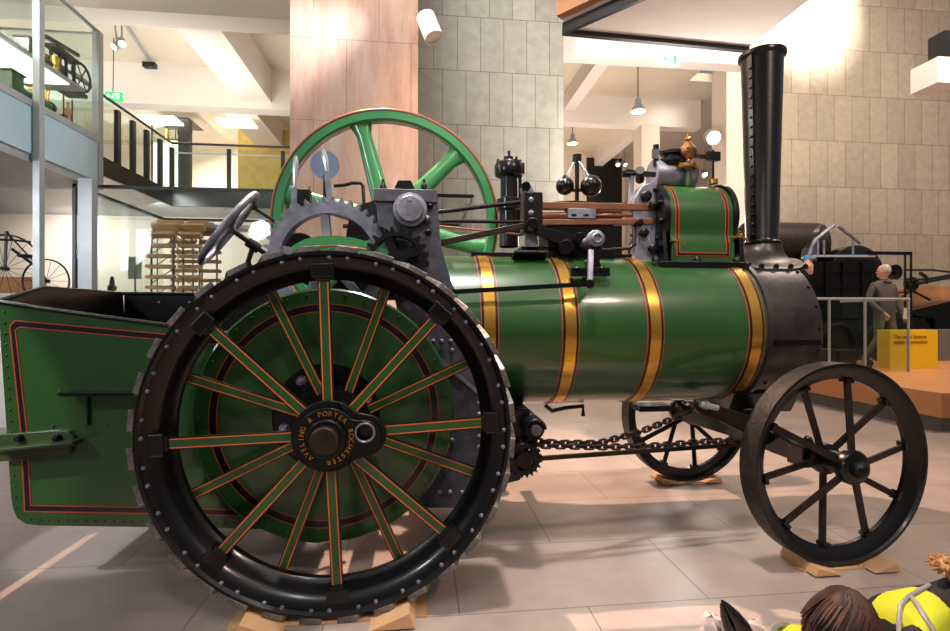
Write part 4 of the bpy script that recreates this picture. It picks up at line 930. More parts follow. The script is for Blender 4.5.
# bicycle on plinth at far left
yq = 5.0; zq = 1.52
q = MB(); q.box((P(-40, 290, yq).x, 4.4, 0), (P(52, 290, yq).x, 5.8, zq), m_white); tag(q.build('display_plinth', base=True), 'white plinth under the old bicycle at the left edge', 'plinth')
bk = empty('bicycle', (P(15, 300, yq).x, yq, zq), 'old black high bicycle with thin spoked wheels on the plinth at the left edge', 'bicycle')
def bw(px, R):
    c0 = V((P(px, 300, yq).x, yq, zq+R)); mb = MB(); mb.torus(c0, (0, 1, 0), R-.012, .012, m_blk, 48, 6)
    for k in range(14): mb.cyl(c0, c0+V((math.cos(2*PI*k/14), 0, math.sin(2*PI*k/14)))*(R-.02), .003, m_dark, n=5)
    mb.cyl(c0-V((0, .05, 0)), c0+V((0, .05, 0)), .025, m_blk, n=10); mb.build('wheel', bk); return c0
c0 = bw(5, .46); c1 = bw(46, .30)
mb = MB(); h0 = P(12, 240, yq); mb.tube([c0, c0+V((.02, 0, .5)), h0], .018, m_blk, 8); mb.tube([h0+V((0, 0, -.12)), P(30, 262, yq), P(40, 270, yq), c1], .02, m_blk, 8); mb.tube([c0+V((.02, 0, .48)), P(40, 268, yq)], .01, m_blk, 6); mb.build('frame', bk)
mb = MB(); mb.tube([h0+V((-.16, -.1, -.01)), h0, h0+V((.16, .1, -.01))], .014, m_dark, 8); mb.build('handlebar', bk); mb = MB(); mb.sph(P(26, 256, yq), .09, m_blk, (1.2, .6, .3), 14, 8); mb.build('saddle', bk)
q = MB(); q.box(P(-6, 293, 5.5), P(40, 277, 5.5)+V((0, .12, 0)), m_rust); q.box((P(-6, 293, 5.5).x, 5.5, zq), P(40, 293, 5.5)+V((0, .12, 0)), m_white); tag(q.build('timber_beam'), 'orange brown timber beam behind the old bicycle', 'beam')
# ================================================================== RIGHT SIDE: platform, sign, barrier, man, old locomotive
XP = 6.43; YP = 2.90; ZP = .46
q = MB(); q.box((XP, YP, .17), (14, 8.9, ZP), m_platwood); q.box((XP+.08, YP+.08, 0), (14, 8.9, .17), m_plinth); struct(q, 'trim_18', bevel=.004)
gb = P(828, 340, 4.9); g2 = P(909, 340, 4.9)
br = empty('glass_barrier', ((gb.x+g2.x)/2, 4.9, ZP), 'waist high clear glass barrier with grey top rail on the wooden platform', 'barrier')
ztb = P(870, 299, 4.9).z
mb = MB(); mb.tube([(gb.x-.9, 4.9, ztb), (g2.x, 4.9, ztb), (g2.x, 6.2, ztb)], .022, m_metal, 8); mb.build('top_rail', br)
xm = P(865, 340, 4.9).x
for x in (gb.x+.02, xm, g2.x-.01): mb = MB(); mb.box((x-.012, 4.885, ZP), (x+.012, 4.915, ztb), m_metal); mb.build('post', br)
for a_, b_ in ((gb.x-.9, gb.x), (gb.x+.03, xm-.02), (xm+.02, g2.x-.03)): mb = MB(); mb.box((a_, 4.895, ZP+.02), (b_, 4.905, ztb), m_glassm); mb.build('glass_panel', br)
mb = MB(); mb.box((g2.x-.005, 4.92, ZP+.02), (g2.x+.005, 6.2, ztb), m_glassm); mb.build('glass_panel', br)
yy = 5.3; a_ = P(890, 371, yy); b_ = P(938, 330, yy)
sg = MB(); sg.box((a_.x, yy, ZP), (b_.x, yy+.24, b_.z), m_yellow); o = sg.build('sign_block', base=True, bevel=.004); tag(o, 'yellow sign block with dark lettering standing on the wooden platform', 'sign')
tm = textmesh('sign_text', 'The most famous\nsteam locomotive', .088, paint('sign_letters', (150, 104, 10), .5), Matrix.Translation(V((P(893.5, 338, yy).x, yy-.004, P(893, 339.5, yy).z))) @ Matrix.Rotation(PI/2, 4, 'X'), ext=.002, align='LEFT')
lo_ = min(v.x for v in tm.v); hi_ = max(v.x for v in tm.v); sc_ = (b_.x-.12-(a_.x+.06))/(hi_-lo_)
zc_ = P(893, 341, yy).z
if sc_ < 1:
    for i, v in enumerate(tm.v): tm.v[i] = V((a_.x+.06+(v.x-lo_)*sc_, v.y, zc_+(v.z-zc_)*sc_))
tm.build('sign_lettering', o)
q = MB(); a_ = P(939, 367, 6.6); b_ = P(960, 330, 6.6); q.box((a_.x, 6.6, ZP), (b_.x+1.5, 7.2, b_.z), m_plinth); tag(q.build('grey_block', base=True), 'grey block behind and right of the yellow sign block', 'block')
for i, (x0, x1_, yt_, lab) in enumerate(((825, 836, 349, 'small black box on the platform beside the smokebox'), (840, 857, 350, 'square black box on the platform left of the small wheel'))):
    q = MB(); q.box((P(x0, 361, 5.25).x, 5.25, ZP), (P(x1_, 361, 5.25).x, 5.5, P(x0, yt_, 5.25).z), m_blk); tag(q.build('black_box', base=True, bevel=.01), lab, 'box')
p = P(869, 354, 5.3); spoked_wheel((p.x, 5.3, p.z), M(6.5, 5.3, 869), (.9, -.4, 0), 'small_wheel', 'small dark wheel standing behind the glass barrier by the man', 'wheel', n=6); w_ = bpy.data.objects['small_wheel']; w_.location.z = ZP+M(6.5, 5.3, 869)
# ---- old locomotive
yl = 7.0; old = empty('old_locomotive', (P(840, 340, yl).x, yl, ZP), 'black early locomotive with big round boiler end behind the chimney and the man', 'locomotive')
c0 = P(831, 259, yl); R0 = M(37, yl, 826)
mb = MB(); x_l = P(745, 240, yl+.5).x; mb.lathe((x_l, yl+.45, P(800, 245, yl+.45).z), (1, 0, 0), [(.001, 0), (R0*.62, 0), (R0*.62, c0.x-x_l)], m_brown, 48); mb.build('boiler', old)
mb = MB(); mb.lathe((c0.x, yl+.4, c0.z), (.62, -.78, 0), [(.001, .05), (R0*.86, .05), (R0*.9, .16), (R0, .16), (R0, -.1), (.001, -.1)], m_black, 56); mb.build('boiler_end_ring', old)
c1 = P(858, 275, yl-.3); mb = MB(); mb.lathe(c1, (0, 1, 0), [(.001, 0), (M(27, yl, 858), 0), (M(29, yl, 858), .02), (M(29, yl, 858), .3), (.001, .3)], m_black, 40); mb.build('cylinder_drum', old)
mb = MB(); y3 = yl-.35
mb.box(P(808, 320, y3), P(876, 262, y3)+V((0, .9, 0)), m_black)
for z_ in (272, 287, 296, 303, 312): mb.bar(P(812, z_, y3-.02), P(880, z_, y3-.02), .02, .03, m_dark)
for x_ in (826, 843, 862): mb.bar(P(x_, 262, y3-.02), P(x_, 318, y3-.02), .03, .03, m_dark)
mb.box(P(795, 345, y3), P(905, 318, y3)+V((0, .9, 0)), m_black); mb.box(V((P(770, 345, y3).x, y3+.3, ZP)), P(895, 318, y3)+V((0, .9, 0)), m_black); mb.build('engine_frame', old)
for px in (812, 838, 880): mb = MB(); cc = P(px, 342, y3-.05); R_ = cc.z-ZP; mb.torus((cc.x, cc.y, cc.z), (0, 1, 0), R_-.03, .03, m_black, 36, 8); mb.build('wheel', old)
for i_, pts in enumerate((((834, 225), (824, 233), (815, 240), (811, 250), (809, 256)), ((838, 226), (850, 235), (860, 243)))):
    mb = MB(); mb.tube([P(x, y, yl-.5) for x, y in pts], .035, m_grey, 8); mb.build('pipe', old)
mb = MB(); mb.cyl(P(807.5, 260, yl-.5), P(807.5, 255, yl-.5), .055, paint('blue_collar', (96, 150, 205), .4), n=14); mb.tube([P(807.5, 260, yl-.5), P(808, 266, yl-.5), P(811, 274, yl-.5)], [.05, .09, .03], m_skin, 10); mb.build('wrapped_pipe_end', old)
mb = MB(); mb.bar(P(812, 256, yl-.6), P(875, 256, yl-.6), .04, .03, m_metal); mb.bar(P(868, 253, yl-.6), P(911, 253.5, yl-.6), .06, .06, m_black)
for px in (818, 824, 853): mb.cyl(P(px, 256, yl-.6), P(px, 240, yl-.6), .02, m_grey, n=8)
for px in (905, 911): mb.cyl(P(px, 254, yl-.6), V((P(px, 254, yl-.6).x, yl-.6, ZP)), .02, m_black, n=8)
mb.build('hand_rail', old)
# ---- machine at far right
mc = empty('beam_machine', (P(915, 330, 7.6).x, 7.6, ZP), 'black rods and pulley wheels of an old machine at the right edge behind the man', 'machine')
for (px, py, r_) in ((896, 272, 7.5), (913, 284, 7)):
    mb = MB(); mb.lathe(P(px, py, 7.5), (0, 1, 0), [(.001, -.02), (.04, -.02), (.05, .01), (M(r_, 7.5, px)*.85, .01), (M(r_, 7.5, px), 0), (M(r_, 7.5, px), .08), (.001, .08)], m_black, 32); mb.build('pulley', mc)
for pts, r_ in ((((905, 270), (932, 270), (950, 272)), .025), (((905, 281), (935, 278), (955, 274)), .03), (((915, 284), (940, 279), (960, 275)), .04), (((895, 293), (915, 291), (905, 284)), .02), (((913, 291), (930, 300)), .025), (((920, 273), (926, 277), (926, 284)), .04), (((897, 300), (913, 290)), .02)):
    mb = MB(); mb.tube([P(x, y, 7.5) for x, y in pts], r_, m_black if r_ > .02 else m_brown, 6); mb.build('rod', mc)
mb = MB(); mb.prism([P(x, y, 7.3) for x, y in ((906, 312), (955, 300), (955, 340), (935, 335), (925, 318))], (0, .3, 0), m_black); mb.box((P(920, 320, 7.3).x, 7.3, ZP), (P(935, 320, 7.3).x, 7.6, P(920, 318, 7.3).z), m_black); mb.build('frame', mc)
q = MB(); y4 = 8.0; q.prism([P(x, y, y4) for x, y in ((905, 289), (922, 286), (960, 287), (960, 290), (938, 308), (930, 312), (905, 314))], (0, .25, 0), m_rust); q.box((P(905, 300, y4).x, y4, ZP), (P(912, 300, y4).x, y4+.25, P(905, 312, y4).z), m_black); tag(q.build('wooden_trough', base=True), 'orange brown slanted wooden trough at the right edge under the machine rods', 'trough')
# ================================================================== FIGURES
def figure(name, verts, edges, parts, matfn, label, voxel=.012, sub=1):
    """verts: (pos, radius); edges: index pairs, rooted at 0; parts: ellipsoids (centre, (rx,ry,rz), R) fused in"""
    me = bpy.data.meshes.new('tmp'); me.from_pydata([v[0] for v in verts], edges, []); ob = bpy.data.objects.new('tmpfig', me); COL.objects.link(ob)
    ob.modifiers.new('skin', 'SKIN')
    for i, v in enumerate(verts):
        r = v[1]; me.skin_vertices[0].data[i].radius = (r, r) if not isinstance(r, tuple) else r
    me.skin_vertices[0].data[0].use_root = True
    sbd = ob.modifiers.new('sub', 'SUBSURF'); sbd.levels = sub+1; sbd.render_levels = sub+1
    dg = bpy.context.evaluated_depsgraph_get(); m1 = bpy.data.meshes.new_from_object(ob.evaluated_get(dg))
    bpy.data.objects.remove(ob)
    q = MB(); q.add([v.co.copy() for v in m1.vertices], [tuple(p.vertices) for p in m1.polygons], m_skin, True)
    for (c, r, Rm) in parts:
        o = len(q.v); q.sph((0, 0, 0), 1, m_skin, r, 20, 14)
        for i in range(o, len(q.v)): q.v[i] = V(c)+(Rm@q.v[i] if Rm else q.v[i])
    me = bpy.data.meshes.new('tmp2'); me.from_pydata(q.v, [], q.f); ob = bpy.data.objects.new('tmpfig', me); COL.objects.link(ob)
    rm = ob.modifiers.new('remesh', 'REMESH'); rm.mode = 'VOXEL'; rm.voxel_size = voxel
    sm = ob.modifiers.new('smooth', 'SMOOTH'); sm.iterations = 2; sm.factor = .5
    dg = bpy.context.evaluated_depsgraph_get(); m2 = bpy.data.meshes.new_from_object(ob.evaluated_get(dg)); bpy.data.objects.remove(ob)
    mats = []
    for p in m2.polygons:
        m = matfn(p.center)
        if m not in mats: mats.append(m)
    m2.materials.clear()
    for m in mats: m2.materials.append(m)
    for p in m2.polygons: p.material_index = mats.index(matfn(p.center)); p.use_smooth = True
    m2.name = name; ob = bpy.data.objects.new(name, m2); COL.objects.link(ob)
    lo = V([min(v.co[i] for v in m2.vertices) for i in range(3)]); hi = V([max(v.co[i] for v in m2.vertices) for i in range(3)]); c = (lo+hi)/2; c.z = lo.z
    m2.transform(Matrix.Translation(-c)); ob.location = c; WL[ob.name] = c
    return tag(ob, label, 'person')
# --- the man walking behind the barrier
ym = 5.86; mb0 = P(884, 369, ym); MX = mb0.x; G = ZP
def mv(x, y, z): return (MX+x, ym+y, G+z)
T = 1.80
vs_ = [(mv(0, 0, .96), (.16, .12)), (mv(.0, 0, 1.15), (.16, .12)), (mv(-.01, 0, 1.36), (.19, .12)), (mv(-.01, 0, 1.50), (.10, .09)), (mv(-.01, 0, 1.58), .055), (mv(-.01, 0, 1.66), .07),
       (mv(-.19, .02, 1.44), .07), (mv(-.27, .05, 1.18), .055), (mv(-.20, -.13, .98), .045), (mv(-.17, -.2, .93), .035),
       (mv(.17, .0, 1.44), .07), (mv(.26, .02, 1.17), .055), (mv(.25, -.10, .94), .045), (mv(.25, -.14, .87), .035),
       (mv(-.10, 0, .88), .10), (mv(-.16, -.05, .50), .068), (mv(-.30, .10, .12), .045), (mv(-.36, -.02, .04), .04),
       (mv(.10, 0, .88), .10), (mv(.13, -.06, .50), .068), (mv(.17, .05, .10), .045), (mv(.17, -.12, .04), .04)]
es_ = [(0, 1), (1, 2), (2, 3), (3, 4), (4, 5), (2, 6), (6, 7), (7, 8), (8, 9), (2, 10), (10, 11), (11, 12), (12, 13), (0, 14), (14, 15), (15, 16), (16, 17), (0, 18), (18, 19), (19, 20), (20, 21)]
hc_ = V(mv(-.02, -.01, 1.69))
Rz = Matrix.Rotation(math.radians(35), 3, 'Z')
pts_ = [(hc_, (.077, .098, .118), Rz), (hc_+Rz@V((0, .098, -.015)), (.014, .02, .022), Rz), (hc_+Rz@V((0, .06, -.075)), (.04, .04, .035), Rz), (hc_+Rz@V((.078, 0, -.01)), (.012, .02, .03), Rz), (hc_+Rz@V((-.078, 0, -.01)), (.012, .02, .03), Rz)]
for s_ in (-1, 1):                                     # palms and fingers
    hx, hy, hz = ((-.17, -.2, .93) if s_ < 0 else (.25, -.14, .87))
    pts_.append((V(mv(hx, hy-.02, hz-.04)), (.022, .04, .05), None))
    for k in range(4): pts_.append((V(mv(hx, hy-.05+k*.02, hz-.10+abs(k-1.5)*.006)), (.010, .010, .04), None))
    pts_.append((V(mv(hx-.01*s_, hy-.065, hz-.055)), (.010, .012, .032), None))
def man_mat(c):
    z = c.z-G; x = c.x-MX
    if z > 1.56 and (c-hc_).length < .2: return m_skin
    if z < .09: return m_cloth
    if z < .80 and abs(x) < .24 or z < .78: return m_trouser
    if (c-V(mv(-.17, -.22, .88))).length < .085 or (c-V(mv(.25, -.16, .82))).length < .085: return m_skin
    return m_jacket
man = figure('person', vs_, es_, pts_, man_mat, 'grey haired man in grey brown jacket and khaki trousers walking behind the glass barrier', .011)
mb = MB(); mb.sph(hc_+Rz@V((0, -.022, .022)), 1, m_hairg, (.084, .094, .108), 24, 14); mb.build('hair', man)
for s_ in (-1, 1):
    mb = MB(); mb.sph(hc_+Rz@V((.03*s_, .088, .008)), .012, m_blk, n=8, k=6); mb.build('eye', man)
mb = MB(); mb.tube([V(mv(-.09, .03, 1.50)), V(mv(-.03, .09, 1.52)), V(mv(.06, .08, 1.52)), V(mv(.09, -.0, 1.51)), V(mv(.05, -.08, 1.50)), V(mv(-.05, -.08, 1.50))], .025, m_jacket, 8, True); mb.build('jacket_collar', man)
mb = MB(); mb.prism([mv(.2, -.17, .84), mv(.28, -.17, .84), mv(.3, -.17, 1.02), mv(.22, -.17, 1.04)], (0, .01, 0), m_paper); tag(mb.build('paper_leaflet'), 'small white leaflet held in the right hand of the walking man', 'leaflet')
# --- child with long dark hair, crouched in the foreground
yk = -.72
def K(px, py, y=yk): return P(px, py, y)
hd = K(846, 622, yk)                                  # head centre
sh = K(812, 655, yk+.02); pv = K(770, 668, yk+.15)
def at(p, dx=0, dy=0, dz=0): return (p[0]+dx, p[1]+dy, max(.03, p[2]+dz))
kv = [(at(pv, dz=-.02), (.11, .10)), (at(pv.lerp(sh, .5), dz=.0), (.105, .09)), (at(sh), (.10, .085)), (at(sh.lerp(hd, .5), dz=-.01), .045), (at(hd, -.01, 0, -.02), .05),
      (at(sh, .03, -.13, -.02), .045), (at(sh, .10, -.20, -.12), .035), (at(sh, .22, -.12, -.20), .028), (at(sh, .26, -.09, -.21), .02),
      (at(sh, .03, .13, -.02), .045), (at(sh, .12, .18, -.12), .035), (at(sh, .24, .10, -.20), .028), (at(sh, .28, .08, -.21), .02),
      (at(pv, .02, -.08, -.05), .075), (at(pv, .16, -.12, -.20), .055), (at(pv, -.10, -.10, -.24), .04), (tuple(K(738, 652, yk)), .035),
      (at(pv, .02, .08, -.05), .075), (at(pv, .16, .12, -.20), .055), (at(pv, -.10, .10, -.24), .04), (tuple(K(757, 648, yk+.1)), .035)]
ke = [(0, 1), (1, 2), (2, 3), (3, 4), (2, 5), (5, 6), (6, 7), (7, 8), (2, 9), (9, 10), (10, 11), (11, 12), (0, 13), (13, 14), (14, 15), (15, 16), (0, 17), (17, 18), (18, 19), (19, 20)]
Rk = Matrix.Rotation(math.radians(-60), 3, 'Z') @ Matrix.Rotation(math.radians(-45), 3, 'X')
kp = [(hd, (.068, .085, .095), Rk), (hd+Rk@V((0, .086, -.012)), (.011, .015, .016), Rk), (hd+Rk@V((0, .055, -.06)), (.035, .03, .03), Rk), (hd+Rk@V((.068, 0, -.01)), (.01, .016, .022), Rk), (hd+Rk@V((-.068, 0, -.01)), (.01, .016, .022), Rk)]
for (bx_, by_) in ((.29, -.08), (.31, .07)):
    hp0 = V(at(sh, bx_, by_, -.215)); kp.append((hp0, (.035, .028, .013), None))
    for k in range(4): kp.append((hp0+V((.045+.004*(1.5-abs(k-1.5)), -.022+k*.015, -.004)), (.026, .0065, .007), None))
    kp.append((hp0+V((.015, .034 if by_ < 0 else -.034, -.003)), (.02, .009, .008), None))
def kid_mat(c):
    if (c-hd).length < .125: return m_skin
    if c.x > sh.x+.24: return m_skin
    if c.x > pv.x-.05 and c.z > pv.z-.11: return m_hivis
    return m_cloth
kid = figure('person', kv, ke, kp, kid_mat, 'child with long dark brown hair in a yellow hi-vis vest crouching near the boot', .009)
mb = MB()
o0 = len(mb.v); mb.sph((0, 0, 0), 1, m_hair, (.064, .078, .082), 32, 18)
for i in range(o0, len(mb.v)):
    v = mb.v[i]
    if v.y > .05 and v.z < .06: v = V((v.x*.8, .05, v.z*.8))
    mb.v[i] = hd+V((0, 0, .012))+Rk@(v+V((0, -.018, .008)))
random.seed(3)
crown = hd+V((.0, .0, .0))
for k in range(230):                                    # locks combed over the head and falling to the left and the back
    a = random.uniform(0, 2*PI); f0 = random.uniform(.0, .9)*(k % 3 > 0); Ls = random.uniform(.9, 1.35)
    pts = []
    for i in range(7):
        th_ = f0*.5+Ls*1.35*i/6; rr_ = 1.03+random.uniform(-.02, .03)
        q_ = V((math.sin(th_)*math.cos(a)*.074, math.sin(th_)*math.sin(a)*.084, math.cos(th_)*.090))*rr_
        if th_ > 1.55: q_ = V((math.cos(a)*.076, math.sin(a)*.086, -.07*(th_-1.55)/.5))
        if math.cos(a) < .2 and i > 3: q_ += V((-.022*(i-3), 0, -.008*(i-3)))
        pts.append(crown+q_+V((.004, 0, .012)))
    mb.tube(pts, [.004, .007, .008, .008, .007, .005, .001], m_hair, 5)
mb.build('hair', kid)
for s_ in (-1, 1):
    mb = MB(); mb.sph(hd+Rk@V((.026*s_, .076, .008)), .010, m_blk, n=10, k=6); mb.build('eye', kid)
mb = MB(); a_ = sh.lerp(pv, .35)
mb.torus(a_, (sh-pv).normalized(), .112, .012, m_reflect, 40, 6, .95); mb.build('reflective_band', kid)
# boots and socks: the child's foot turned up behind
ft = K(738, 628, yk+.05)
mb = MB(); mb.tube([K(722, 601, yk), K(726, 606, yk), K(733, 615, yk), K(740, 626, yk), K(746, 640, yk), K(748, 655, yk)], [.005, .013, .022, .03, .036, .036], m_boot, 14); mb.tube([K(721, 604, yk-.01), K(724, 616, yk-.01), K(728, 630, yk-.01), K(732, 650, yk-.01)], [.004, .012, .014, .014], m_boot, 10); mb.build('boot', kid)['label'] = 'glossy black boot with its pointed toe turned up'
for (x, y, r_, lab) in ((711, 622, .05, 'crumpled pale pink cloth left of the black boot at the bottom edge'), (755, 625, .04, 'crumpled pale pink cloth right of the black boot at the bottom edge')):
    mb = MB(); c0 = K(x, y+9, yk+.08); random.seed(int(x)); mb.sph(c0, r_, m_paper, (.8, .7, 1.2), 14, 10)
    for i in range(len(mb.v)): mb.v[i] += V((random.uniform(-1, 1), random.uniform(-1, 1), random.uniform(-1, 1)))*r_*.16
    mb.build('crumpled_sock', kid)
# --- second child: hi-vis vest over a black coat with a fur hood
y2 = -.62
def K2(px, py, y=y2): return P(px, py, y)
s2 = K2(922, 612); p2 = K2(905, 690); h2 = K2(995, 566)
kv = [(at(p2, dz=.05), (.15, .12)), (at(p2.lerp(s2, .5)), (.14, .11)), (at(s2, .02, 0, -.03), (.12, .095)), (at(s2.lerp(h2, .5)), .05), (at(h2, -.0, 0, -.02), .05),
      (at(s2, -.075, -.07, -.03), .042), (tuple(K2(883, 655, y2-.07)), .038), (at(s2, .02, -.2, -.27), .03), (at(s2, .06, -.22, -.275), .02),
      (at(s2, -.03, .14, -.05), .055), (at(s2, .02, .20, -.2), .045), (at(s2, .17, .2, -.28), .034), (at(s2, .21, .2, -.28), .02),
      (at(p2, 0, -.1, 0), .085), (at(p2, .25, -.12, .05), .06), (at(p2, .3, -.12, -.14), .05), (at(p2, .38, -.12, -.2), .035),
      (at(p2, 0, .1, 0), .085), (at(p2, .25, .12, .05), .06), (at(p2, .3, .12, -.14), .05), (at(p2, .38, .12, -.2), .035)]
kp = [(h2, (.068, .085, .095), None), (h2+V((.08, -.01, -.01)), (.015, .011, .016), None)]
for hx, hy in ((.09, -.23), (.24, .2)):
    hp0 = V(at(s2, hx, hy, -.28)); kp.append((hp0, (.035, .028, .013), None))
    for k in range(4): kp.append((hp0+V((.045, -.022+k*.015, -.004)), (.026, .0065, .007), None))
    kp.append((hp0+V((.015, -.034, 0)), (.02, .009, .008), None))
def kid2(c):
    if (c-h2).length < .12: return m_skin
    if (c-V(at(s2, .10, -.23, -.28))).length < .075 or (c-V(at(s2, .26, .2, -.28))).length < .085: return m_skin
    u = (c.x-475)
    d = c-s2
    if abs(d.y) < .13 and -.10 < d.x < .035 and c.z > p2.z+.02 and c.z < s2.z+.12: return m_hivis
    return m_cloth
k2 = figure('person', kv, ke, kp, kid2, 'child in black coat and yellow hi-vis vest with a tan fur hood, bottom right', .009)
mb = MB(); random.seed(9); fc2 = K2(951, 567); 
for k in range(90):
    a = random.uniform(0, 2*PI); b_ = random.uniform(-1, 1); n_ = V((math.cos(a)*math.sqrt(1-b_*b_), math.sin(a)*math.sqrt(1-b_*b_), b_)); c_ = fc2+V((n_.x*.035, n_.y*.07, n_.z*.02)); mb.tube([c_, c_+n_*.012, c_+n_*.018+V((0, 0, -.006))], [.010, .007, .001], m_fur, 5)
mb.sph(fc2, 1, m_fur, (.036, .07, .022), 20, 12); mb.build('fur_hood', k2)
mb = MB(); mb.tube([K2(943, 580), K2(944, 590), K2(948, 615), K2(950, 655)], [.010, .026, .034, .04], m_cloth, 18); mb.build('coat_collar', k2)
mb = MB()
for k in range(160):
    a = random.uniform(0, 2*PI); f0 = random.uniform(0, .6)*(k % 3 > 0); Ls = random.uniform(.9, 1.25); pts = []
    for i in range(6):
        th_ = f0+Ls*1.2*i/5; pts.append(h2+V((-.012, 0, .008))+V((math.sin(th_)*math.cos(a)*.074*(.7 if math.cos(a) > .3 and th_ > .9 else 1), math.sin(th_)*math.sin(a)*.088, math.cos(th_)*.1)))
    mb.tube(pts, [.006, .009, .009, .008, .006, .002], m_hair, 5)
mb.sph(h2+V((-.014, 0, .012)), 1, m_hair, (.068, .084, .092), 24, 14); mb.build('hair', k2)
for s_ in (-1, 1):
    mb = MB(); mb.sph(h2+V((.066, .026*s_, .0)), .010, m_blk, n=10, k=6); mb.build('eye', k2)
mb = MB()
# tapes wrap over the vest back: two bands following its surface, slightly proud
for pts in (((931, 586), (921, 591), (909, 598), (902, 606), (900, 622), (900, 640)), ((911, 597), (917, 605), (924, 616), (932, 630), (936, 640))):
    P3 = []
    dg = bpy.context.evaluated_depsgraph_get(); org = V((CAMX, CAMY, H))
    for x, y in pts:
        d = (K2(x, y)-org).normalized(); ok, loc, nn, _ = k2.ray_cast(org-k2.location, d)
        P3.append((loc+k2.location+nn*.004) if ok else K2(x, y, y2-.11))
    mb.tube(P3, .009, m_reflect, 10)
mb.build('reflective_tape', k2)
# ================================================================== LAMPS AND SIGNS
def pendant(px, py, y, label, zc, r=.2, em=m_lamp):
    p = P(px, py, y); r_ = empty('pendant_lamp', p, label, 'lamp', None)
    mb = MB(); mb.lathe(p, (0, 0, 1), [(r, 0), (r*.86, r*.35), (r*.5, r*.95), (r*.38, r*1.1), (r*.38, r*1.7), (r*.2, r*1.9), (.001, r*1.9)], m_metal, 28); mb.build('lamp_shade', r_)
    mb = MB(); mb.lathe(p+V((0, 0, .01)), (0, 0, 1), [(.001, 0), (r*.9, 0)], em, 28); mb.build('bulb_disc', r_)
    mb = MB(); mb.cyl(p+V((0, 0, r*1.9)), V((p.x, p.y, zc)), .012, m_blk, n=6); mb.build('cord', r_); return r_
pendant(638, 112, 8.4, 'larger grey pendant lamp hanging in the opening behind the steam engine', zb1, M(7.6, 8.4, 638))
pendant(572.5, 144, 12.5, 'small pendant lamp hanging just right of the grey stone wall', zb1, M(5.6, 12.5, 572))
def spot_lamp(px, py, y, r, L, d, label, em, body=m_white, zc=None, name='spotlight'):
    p = P(px, py, y); d = V(d).normalized(); r_ = empty(name, p, label, 'lamp')
    mb = MB(); mb.lathe(p-d*L, d, [(.001, 0), (r, 0), (r, L), (r*.9, L), (r*.85, L*.9)], body, 28); mb.build('housing', r_)
    mb = MB(); mb.lathe(p-d*L, d, [(.001, L*.92), (r*.86, L*.92)], em, 24); mb.build('lens', r_)
    if zc: mb = MB(); mb.cyl(p-d*L*.5, V((p.x, p.y, zc)), .012, m_metal, n=6); mb.build('stem', r_)
    return r_
r_ = spot_lamp(434, 38, 2.75, .095, .26, (.35, -.25, -1.0), 'big white cylindrical spotlight fixed to the top right of the pink column', m_white)
mb = MB(); mb.tube([P(420, 27, 3.0), P(426, 26, 2.9), P(434, 27, 2.8)], .014, m_white, 8); mb.tube([P(421, 18, 3.0), P(422, 12, 2.95), P(428, 14, 2.85), P(432, 20, 2.8)], .007, m_white, 6); mb.build('wall_arm', r_)
spot_lamp(714, 138, 8.8, .17, .3, (-.3, -1, -.5), 'bright glaring floodlight on the cream wall left of the tall chimney', m_lampwarm, m_metal)
spot_lamp(618, 165, 14, .07, .2, (-.3, -1, -.9), 'left one of the small twin spots beside the dark doorway', m_lamp, m_metal, zb1)
spot_lamp(625.5, 165, 14, .07, .2, (.3, -1, -.9), 'right one of the small twin spots beside the dark doorway', m_lamp, m_metal, zb1)
spot_lamp(705, 175, 14, .1, .25, (0, -1, -.9), 'small spotlight glowing low behind the brass safety valve', m_lamp, m_metal, zb1)
tr0 = P(106, 18, 5.0); tr1 = P(152, 68, 6.9)
tk = empty('light_track', tr0.lerp(tr1, .5), 'thin grey lighting track under the ceiling of the upper left gallery', 'light track'); mb = MB(); mb.bar((tr0.x, tr0.y, ZC-.06), (tr1.x, tr1.y, ZC-.06), .04, .04, m_metal); mb.build('rail', tk)
mb = MB(); mb.box((tr1.x-.1, tr1.y-.12, ZC-.16), (tr1.x+.1, tr1.y-.02, ZC-.08), m_blk); mb.build('junction_box', tk)
p = P(118, 40, 5.4); r1 = spot_lamp(113.5, 47, 5.4, .05, .14, (-.5, -.8, -.9), 'left head of the pair of white spots under the upper left lighting track', m_lamp, m_metal, ZC-.06)
r2 = spot_lamp(122, 44, 5.4, .05, .14, (.5, -.8, -.9), 'right head of the pair of white spots under the upper left lighting track', m_lamp, m_metal, ZC-.06)
